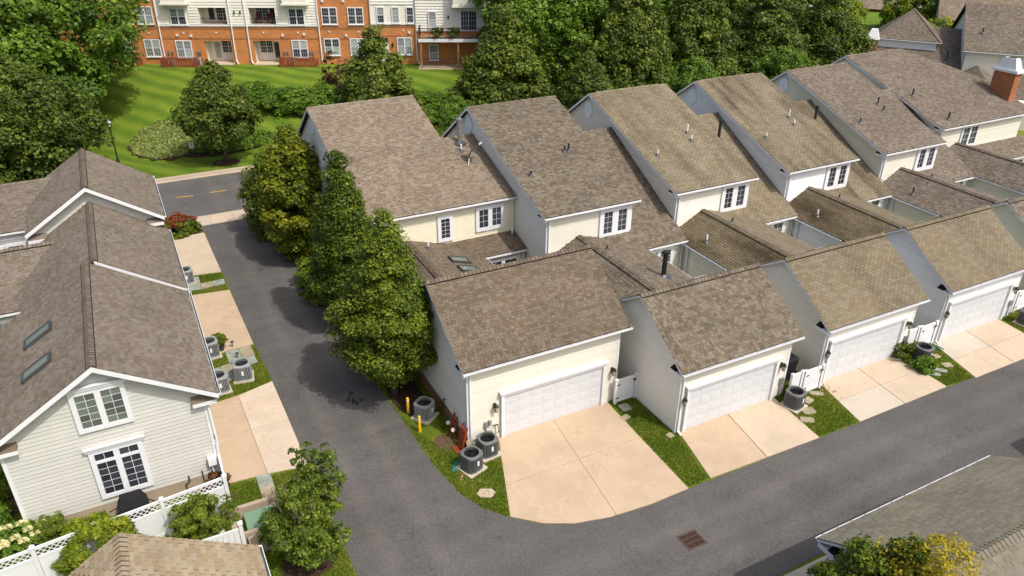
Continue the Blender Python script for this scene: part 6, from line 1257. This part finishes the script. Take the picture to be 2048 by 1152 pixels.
T = thing('utility_pedestal', 'pale green cylindrical pedestal beside the boxwood', 'pedestal', (.05, 22.3, 0)); MB().lathe((.05, 22.3, 0), [(.13, -.05), (.13, .72), (.11, .77), (0, .79)], 16).build('post', 'pale_green', T, smooth=True); MB().lathe((.05, 22.3, 0), [(.135, .4), (.135, .43)], 16).build('collar', 'pale_green', T)
# covered grill against the gable wall
T = thing('covered_grill', 'grill under a black cover at the foot of the left gable wall', 'grill', (-2.6, 25.05, 0)); m_ = MB()
m_.hexa([(-3.15, 24.8, .05), (-2.1, 24.8, .05), (-2.1, 25.4, .05), (-3.15, 25.4, .05), (-3.12, 24.82, .8), (-2.12, 24.82, .8), (-2.12, 25.38, .8), (-3.12, 25.38, .8)]); m_.hexa([(-3.12, 24.82, .8), (-2.12, 24.82, .8), (-2.12, 25.38, .8), (-3.12, 25.38, .8), (-2.95, 24.98, 1.15), (-2.3, 24.98, 1.15), (-2.3, 25.33, 1.18), (-2.95, 25.33, 1.18)]); m_.build('cover', 'black_cover', T)
m_ = MB(); m_.tube([(-3.12, 25.1, .8), (-3.4, 25.1, .7)], .02, 6); m_.tube([(-2.12, 25.1, .8), (-1.85, 25.1, .55)], .02, 6); m_.build('side_handle', 'black_cover', T)
# red hand truck and clutter at the garage corner
T = thing('hand_truck', 'red hand truck leaning on the first garage wall behind the condensers', 'hand truck', (9.85, 23.4, 0))
m_ = MB(); 
for y in (23.1, 23.5): m_.beam((9.72, y, .05), (9.98, y, 1.15), .06, .06)
for z in (.3, .6, .9): m_.beam((9.72+.236*z, 23.1, z), (9.72+.236*z, 23.5, z), .05, .05)
m_.hexa([(9.70, 23.08, .2), (9.74, 23.08, .2), (9.74, 23.52, .2), (9.70, 23.52, .2), (9.88, 23.08, 1.0), (9.92, 23.08, 1.0), (9.92, 23.52, 1.0), (9.88, 23.52, 1.0)]); m_.build('frame', 'red_paint', T); MB().box(9.45, 9.72, 23.08, 23.52, .03, .05).build('toe_plate', 'red_paint', T)
for y in (23.0, 23.56): MB().tube([(9.82, y, .12), (9.82, y+.05, .12)], .12, 12).build('wheel', 'steel_rail', T)
T = thing('hand_truck', 'second red cart frame with pale wheels nearer the brick base', 'hand truck', (9.8, 24.3, 0)); m_ = MB()
for y in (24.1, 24.5): m_.beam((9.75, y, .05), (10.0, y, 1.0), .06, .06)
for z in (.3, .6, .9): m_.beam((9.75+.26*z, 24.1, z), (9.75+.26*z, 24.5, z), .05, .05)
m_.build('frame', 'red_paint', T)
for y in (24.0, 24.55): MB().tube([(9.72, y, .5), (9.72, y+.06, .5)], .09, 12).build('wheel', 'paper', T)
T = thing('cardboard_box', 'flattened tan cardboard leaning at the garage corner behind the condenser', 'box', (9.75, 22.7, 0)); m_ = MB(); m_.hexa([(9.85, 22.75, 0), (10.15, 22.85, 0), (10.15, 22.9, 0), (9.85, 22.8, 0), (9.85, 22.95, .6), (10.15, 23.05, .6), (10.15, 23.1, .6), (9.85, 23.0, .6)]); m_.build('sheet', 'tanstone', T)
T = thing('folded_tarp', 'dark green folded tarp on the grass beside the corner condenser', 'tarp', (9.2, 22.3, 0)); m_ = MB(); m_.hexa([(8.85, 22.2, .01), (9.25, 22.05, .01), (9.5, 22.55, .01), (9.1, 22.7, .01), (8.9, 22.24, .09), (9.22, 22.12, .07), (9.45, 22.52, .1), (9.12, 22.64, .06)]); m_.build('cloth', 'hose_green', T)
MB().prism([(9.2, 20.55, .05), (9.45, 20.75, .05), (9.85, 20.55, .05), (9.9, 20.3, .05), (9.62, 20.13, .05), (9.25, 20.35, .05)], (0, 0, -.05)).build('concrete_plate', 'concrete_pale', None, 'tan concrete plate set flat in the grass at the bend', 'plate')
# stepping stones (pixel centres on the ground, size, turn)
ST = [((1250, 816), .5, .5, 0, 'bluestone'), ((1251, 836), .45, .3, .2, 'tanstone'), ((1612, 783), .5, .3, .1, 'tanstone'), ((1633, 788), .6, .3, -.6, 'tanstone'), ((1616, 802), .5, .38, .2, 'tanstone'), ((1617, 823), .6, .45, -.2, 'tanstone'), ((1614, 841), .6, .38, -.6, 'tanstone'), ((1870, 714), .5, .35, -.2, 'tanstone'), ((1894, 731), .5, .38, -.3, 'tanstone'), ((1877, 741), .75, .3, -.8, 'bluestone'), ((1864, 748), .75, .3, -.8, 'bluestone'), ((1340, 872), .3, .3, .2, 'tanstone')]
for i, ((x, y), a, b, rz, mt_) in enumerate(ST):
    p = gpx(x, y); m_ = MB(); pts = [(p.x+math.cos(rz)*u*a/2-math.sin(rz)*v*b/2, p.y+math.sin(rz)*u*a/2+math.cos(rz)*v*b/2, .055) for u, v in ((-1, -.7), (-.7, -1), (.8, -1), (1, -.6), (1, .8), (.6, 1), (-.8, 1), (-1, .6))]
    lab = ('grey flagstone at the foot of the gate between first and second garage', 'tan stepping stone beside the grey flagstone at the first gate', 'small tan stone beside the gate of the third garage downspout', 'long tan stepping stone by the green splash trough', 'stepping stone touching the second garage condenser pad', 'wide stepping stone in mid lawn below the second garage condenser', 'stepping stone nearest the alley below the second garage condenser', 'small stepping stone behind the third garage condenser', 'single tan stepping stone toward the fourth driveway', 'upper of two grey slabs below the third garage condenser', 'lower of two grey slabs below the third garage condenser', 'small pale splash stone under the second garage downspout')[i]
    m_.prism(pts, (0, 0, -.06)).build('stepping_stone', mt_, None, lab, 'stone', 'stepping stones in the verges')
fp = thing('flagstone_path', None, None, (2.5, 33.5, 0), kind='structure')
def flags(parent, quads):
    for i, q in enumerate(quads): MB().prism([(x, y, .06) for x, y in q], (0, 0, -.06)).build('flagstone', ('bluestone', 'tanstone')[(i*7) % 3 == 1], parent)
flags(fp, [[(.7, 33.2), (1.75, 33.35), (1.72, 34.05), (.7, 33.95)], [(1.77, 33.35), (2.75, 33.55), (2.72, 34.3), (1.74, 34.05)], [(2.77, 33.55), (3.45, 33.7), (3.4, 34.4), (2.74, 34.3)], [(2.2, 34.08), (2.85, 34.35), (2.8, 35.35), (2.15, 35.3)], [(2.87, 34.36), (3.45, 34.44), (3.4, 35.4), (2.82, 35.36)], [(1.8, 32.7), (2.2, 32.75), (2.2, 33.38), (1.8, 33.3)]])
fp = thing('flagstone_path', None, None, (2.2, 43.3, 0), kind='structure')
flags(fp, [[(1.3, 42.8), (2.05, 42.8), (2.05, 43.55), (1.3, 43.5)], [(2.07, 42.8), (2.75, 42.85), (2.7, 43.5), (2.07, 43.5)], [(2.77, 42.85), (3.4, 42.9), (3.38, 43.55), (2.72, 43.5)], [(1.6, 43.56), (2.1, 43.56), (2.1, 44.5), (1.65, 44.5)], [(.7, 42.8), (1.28, 42.8), (1.28, 43.4), (.7, 43.4)]])
fp = thing('flagstone_path', None, None, (2, 24.3, 0), kind='structure')
flags(fp, [[(1.75, 24.7), (2.3, 24.7), (2.3, 25.35), (1.75, 25.4)], [(1.75, 24.05), (2.3, 24.05), (2.3, 24.68), (1.75, 24.68)], [(.7, 23.5), (1.15, 23.5), (1.15, 24.0), (.7, 24.0)], [(1.17, 23.5), (1.72, 23.5), (1.72, 24.02), (1.17, 24.0)], [(1.75, 23.45), (2.3, 23.45), (2.3, 24.03), (1.75, 24.03)], [(2.9, 23.9), (3.5, 23.8), (3.5, 24.3), (2.9, 24.35)], [(2.32, 23.5), (2.88, 23.6), (2.88, 24.2), (2.32, 24.1)]])
# storm drain
T = thing('drain_grate', 'rusty brown storm drain grate set in the alley asphalt', 'grate', (15.2, 14.93, 0)); m_ = MB()
m_.box(14.78, 14.84, 14.55, 15.3, .01, .03); m_.box(15.56, 15.62, 14.55, 15.3, .01, .03); m_.box(14.841, 15.559, 14.55, 14.61, .01, .03); m_.box(14.841, 15.559, 15.24, 15.3, .01, .03)
for y in (14.81, 15.03): m_.box(14.841, 15.559, y, y+.03, .01, .029)
m_.build('frame', 'brown_metal', T); MB().box(14.841, 15.559, 14.611, 15.239, .013, .016).build('pit', 'ridge_dark', T)
for k in range(12): x = 14.87+k*.058; MB().box(x, x+.022, 14.611, 15.239, .018, .028).build('bar', 'brown_metal', T)
p = gpx(521, 540); MB().lathe((p.x, p.y, .013), [(.17, 0), (.16, .012), (0, .012)], 14).build('valve_cover', 'brown_metal', None, 'small round rusty valve cover in the alley', 'cover')
p = gpx(702, 800); m_ = MB(); rr_ = random.Random(4)
for k in range(14):
    x, y = p.x+rr_.gauss(0, .16), p.y+rr_.gauss(0, .5); s_ = rr_.uniform(.04, .16); a = rr_.random()*6; m_.poly([(x+s_*rr_.uniform(.5, 1)*math.cos(a+t), y+1.6*s_*rr_.uniform(.5, 1)*math.sin(a+t), .0165+k*.0002) for t in (0, .9, 1.8, 2.7, 3.6, 4.5, 5.4)])
m_.build('oil_stain', 'asphalt_patch', kind='structure')
# lamp post, signs
T = thing('lamp_post', 'black street lamp post at the edge of the lawn', 'lamp post', (-.95, 69, terr(-.95, 69))); z = terr(-.95, 69)
MB().lathe((-.95, 69, z), [(.13, -.1), (.13, .15), (.09, .3), (.06, .5), (.05, 2.9), (.08, 2.95), (.06, 3.0)], 10).build('pole', 'steel_rail', T); MB().lathe((-.95, 69, z+3.0), [(.09, 0), (.17, .32), (.0, .32)], 6).build('lantern', 'lamp_glass', T); MB().lathe((-.95, 69, z+3.32), [(.24, 0), (.12, .16), (.03, .28), (0, .3)], 8).build('lamp_cap', 'metal_grey', T)
def sign(x, y, lab, h=1.5, w_=.38, hh=.5):
    z = terr(x, y); T = thing('sign', lab, 'sign', (x, y, z)); MB().box(x-.025, x+.025, y-.02, y+.02, z-.1, z+h).build('post', 'metal_dark', T); MB().box(x-w_/2, x+w_/2, y-.035, y-.022, z+h-hh, z+h+.02).build('panel', 'sign_white', T)
    m_ = MB()
    for k, q_ in enumerate((.24, .26, .18, .22)): m_.box(x-w_*q_*1.2, x+w_*q_*1.2, y-.04, y-.036, z+h-.1-k*.1, z+h-.06-k*.1)
    m_.build('print', 'print_grey', T)
sign(4.72, 66.9, 'small white sign on a post before the juniper bed'); sign(26.0, 65.2, 'small white sign between the end gables', 1.9)
# potted plants, path lights
def pot(x, y, z, lab, crown, mat='pot_dark', r=.22, sc=.5):
    T = thing('potted_plant', lab, 'plant', (x, y, z)); MB().lathe((x, y, z), [(r*.7, 0), (r, r*1.4), (r*1.08, r*1.5), (r*.9, r*1.5), (r*.85, r*1.2), (0, r*1.2)], 14).build('pot', mat, T); o = bpy.data.objects.new('foliage', crown); COL.objects.link(o); o.parent = T; o.location = (0, 0, r*1.3); o.scale = (sc,)*3
pot(2.0, 35.65, .036, 'fern in a dark pot on the driveway corner', yg, r=.24, sc=.34)
for u, lab in ((31.6, 'potted plant on the apartment deck, nearer the downspout'), (33.2, 'potted plant on the apartment deck, nearer the pointed tree')): p = fac(u, 6.5, 2.15); pot(p.x, p.y, p.z, lab, pl2, 'paper', .2, .9)
p = fac(7.55, 3.57, .35); pot(p.x, p.y, p.z, 'terracotta pot at the left apartment patio', pl2, 'terracotta', .22, .25)
for (x, y), lab in (((466, 695), 'short black path light at the driveway corner by the fern'), ((476, 718), 'short black path light at the flagstone path behind the free condenser')):
    p = gpx(x, y); T = thing('path_light', lab, 'path light', (p.x, p.y, 0)); MB().lathe((p.x, p.y, 0), [(.015, -.05), (.015, .32)], 6).build('stake', 'steel_rail', T); MB().lathe((p.x, p.y, .32), [(.05, -.05), (.055, 0), (.1, .01), (.03, .08), (0, .09)], 10).build('lamp_head', 'steel_rail', T)
# chairs on the upper balcony
for u, lab in ((13.2, 'maroon cushioned chair on the upper balcony, left one'), (14.35, 'maroon cushioned chair on the upper balcony, right one')):
    T = thing('balcony_chair', lab, 'chair', tuple(fac(u, 7.44, -.8))); MB().ob(A0, D0, O0, u-.3, u+.3, 7.82, 7.94, -1.1, -.5).build('seat', 'maroon_cushion', T); MB().ob(A0, D0, O0, u-.3, u+.3, 7.94, 8.4, -1.1, -.98).build('backrest', 'maroon_cushion', T)
    for a in (-.27, .23):
        for b in (-1.08, -.56): MB().ob(A0, D0, O0, u+a, u+a+.04, 7.445, 7.82, b, b+.04).build('leg', 'steel_rail', T)
# splash blocks / hoses at downspouts
for (x, y), lab in (((1637, 776), 'green splash trough at the third garage downspout'), ((1876, 697), 'green hose end at the fourth garage downspout')):
    p = gpx(x, y); T = thing('splash_trough', lab, 'trough', (p.x, p.y, 0)); m_ = MB(); m_.box(p.x-.1, p.x+.1, p.y-.25, p.y+.2, .01, .03); m_.box(p.x-.1, p.x-.08, p.y-.25, p.y+.2, .031, .08); m_.box(p.x+.08, p.x+.1, p.y-.25, p.y+.2, .031, .08); m_.build('trough', 'hose_green', T)
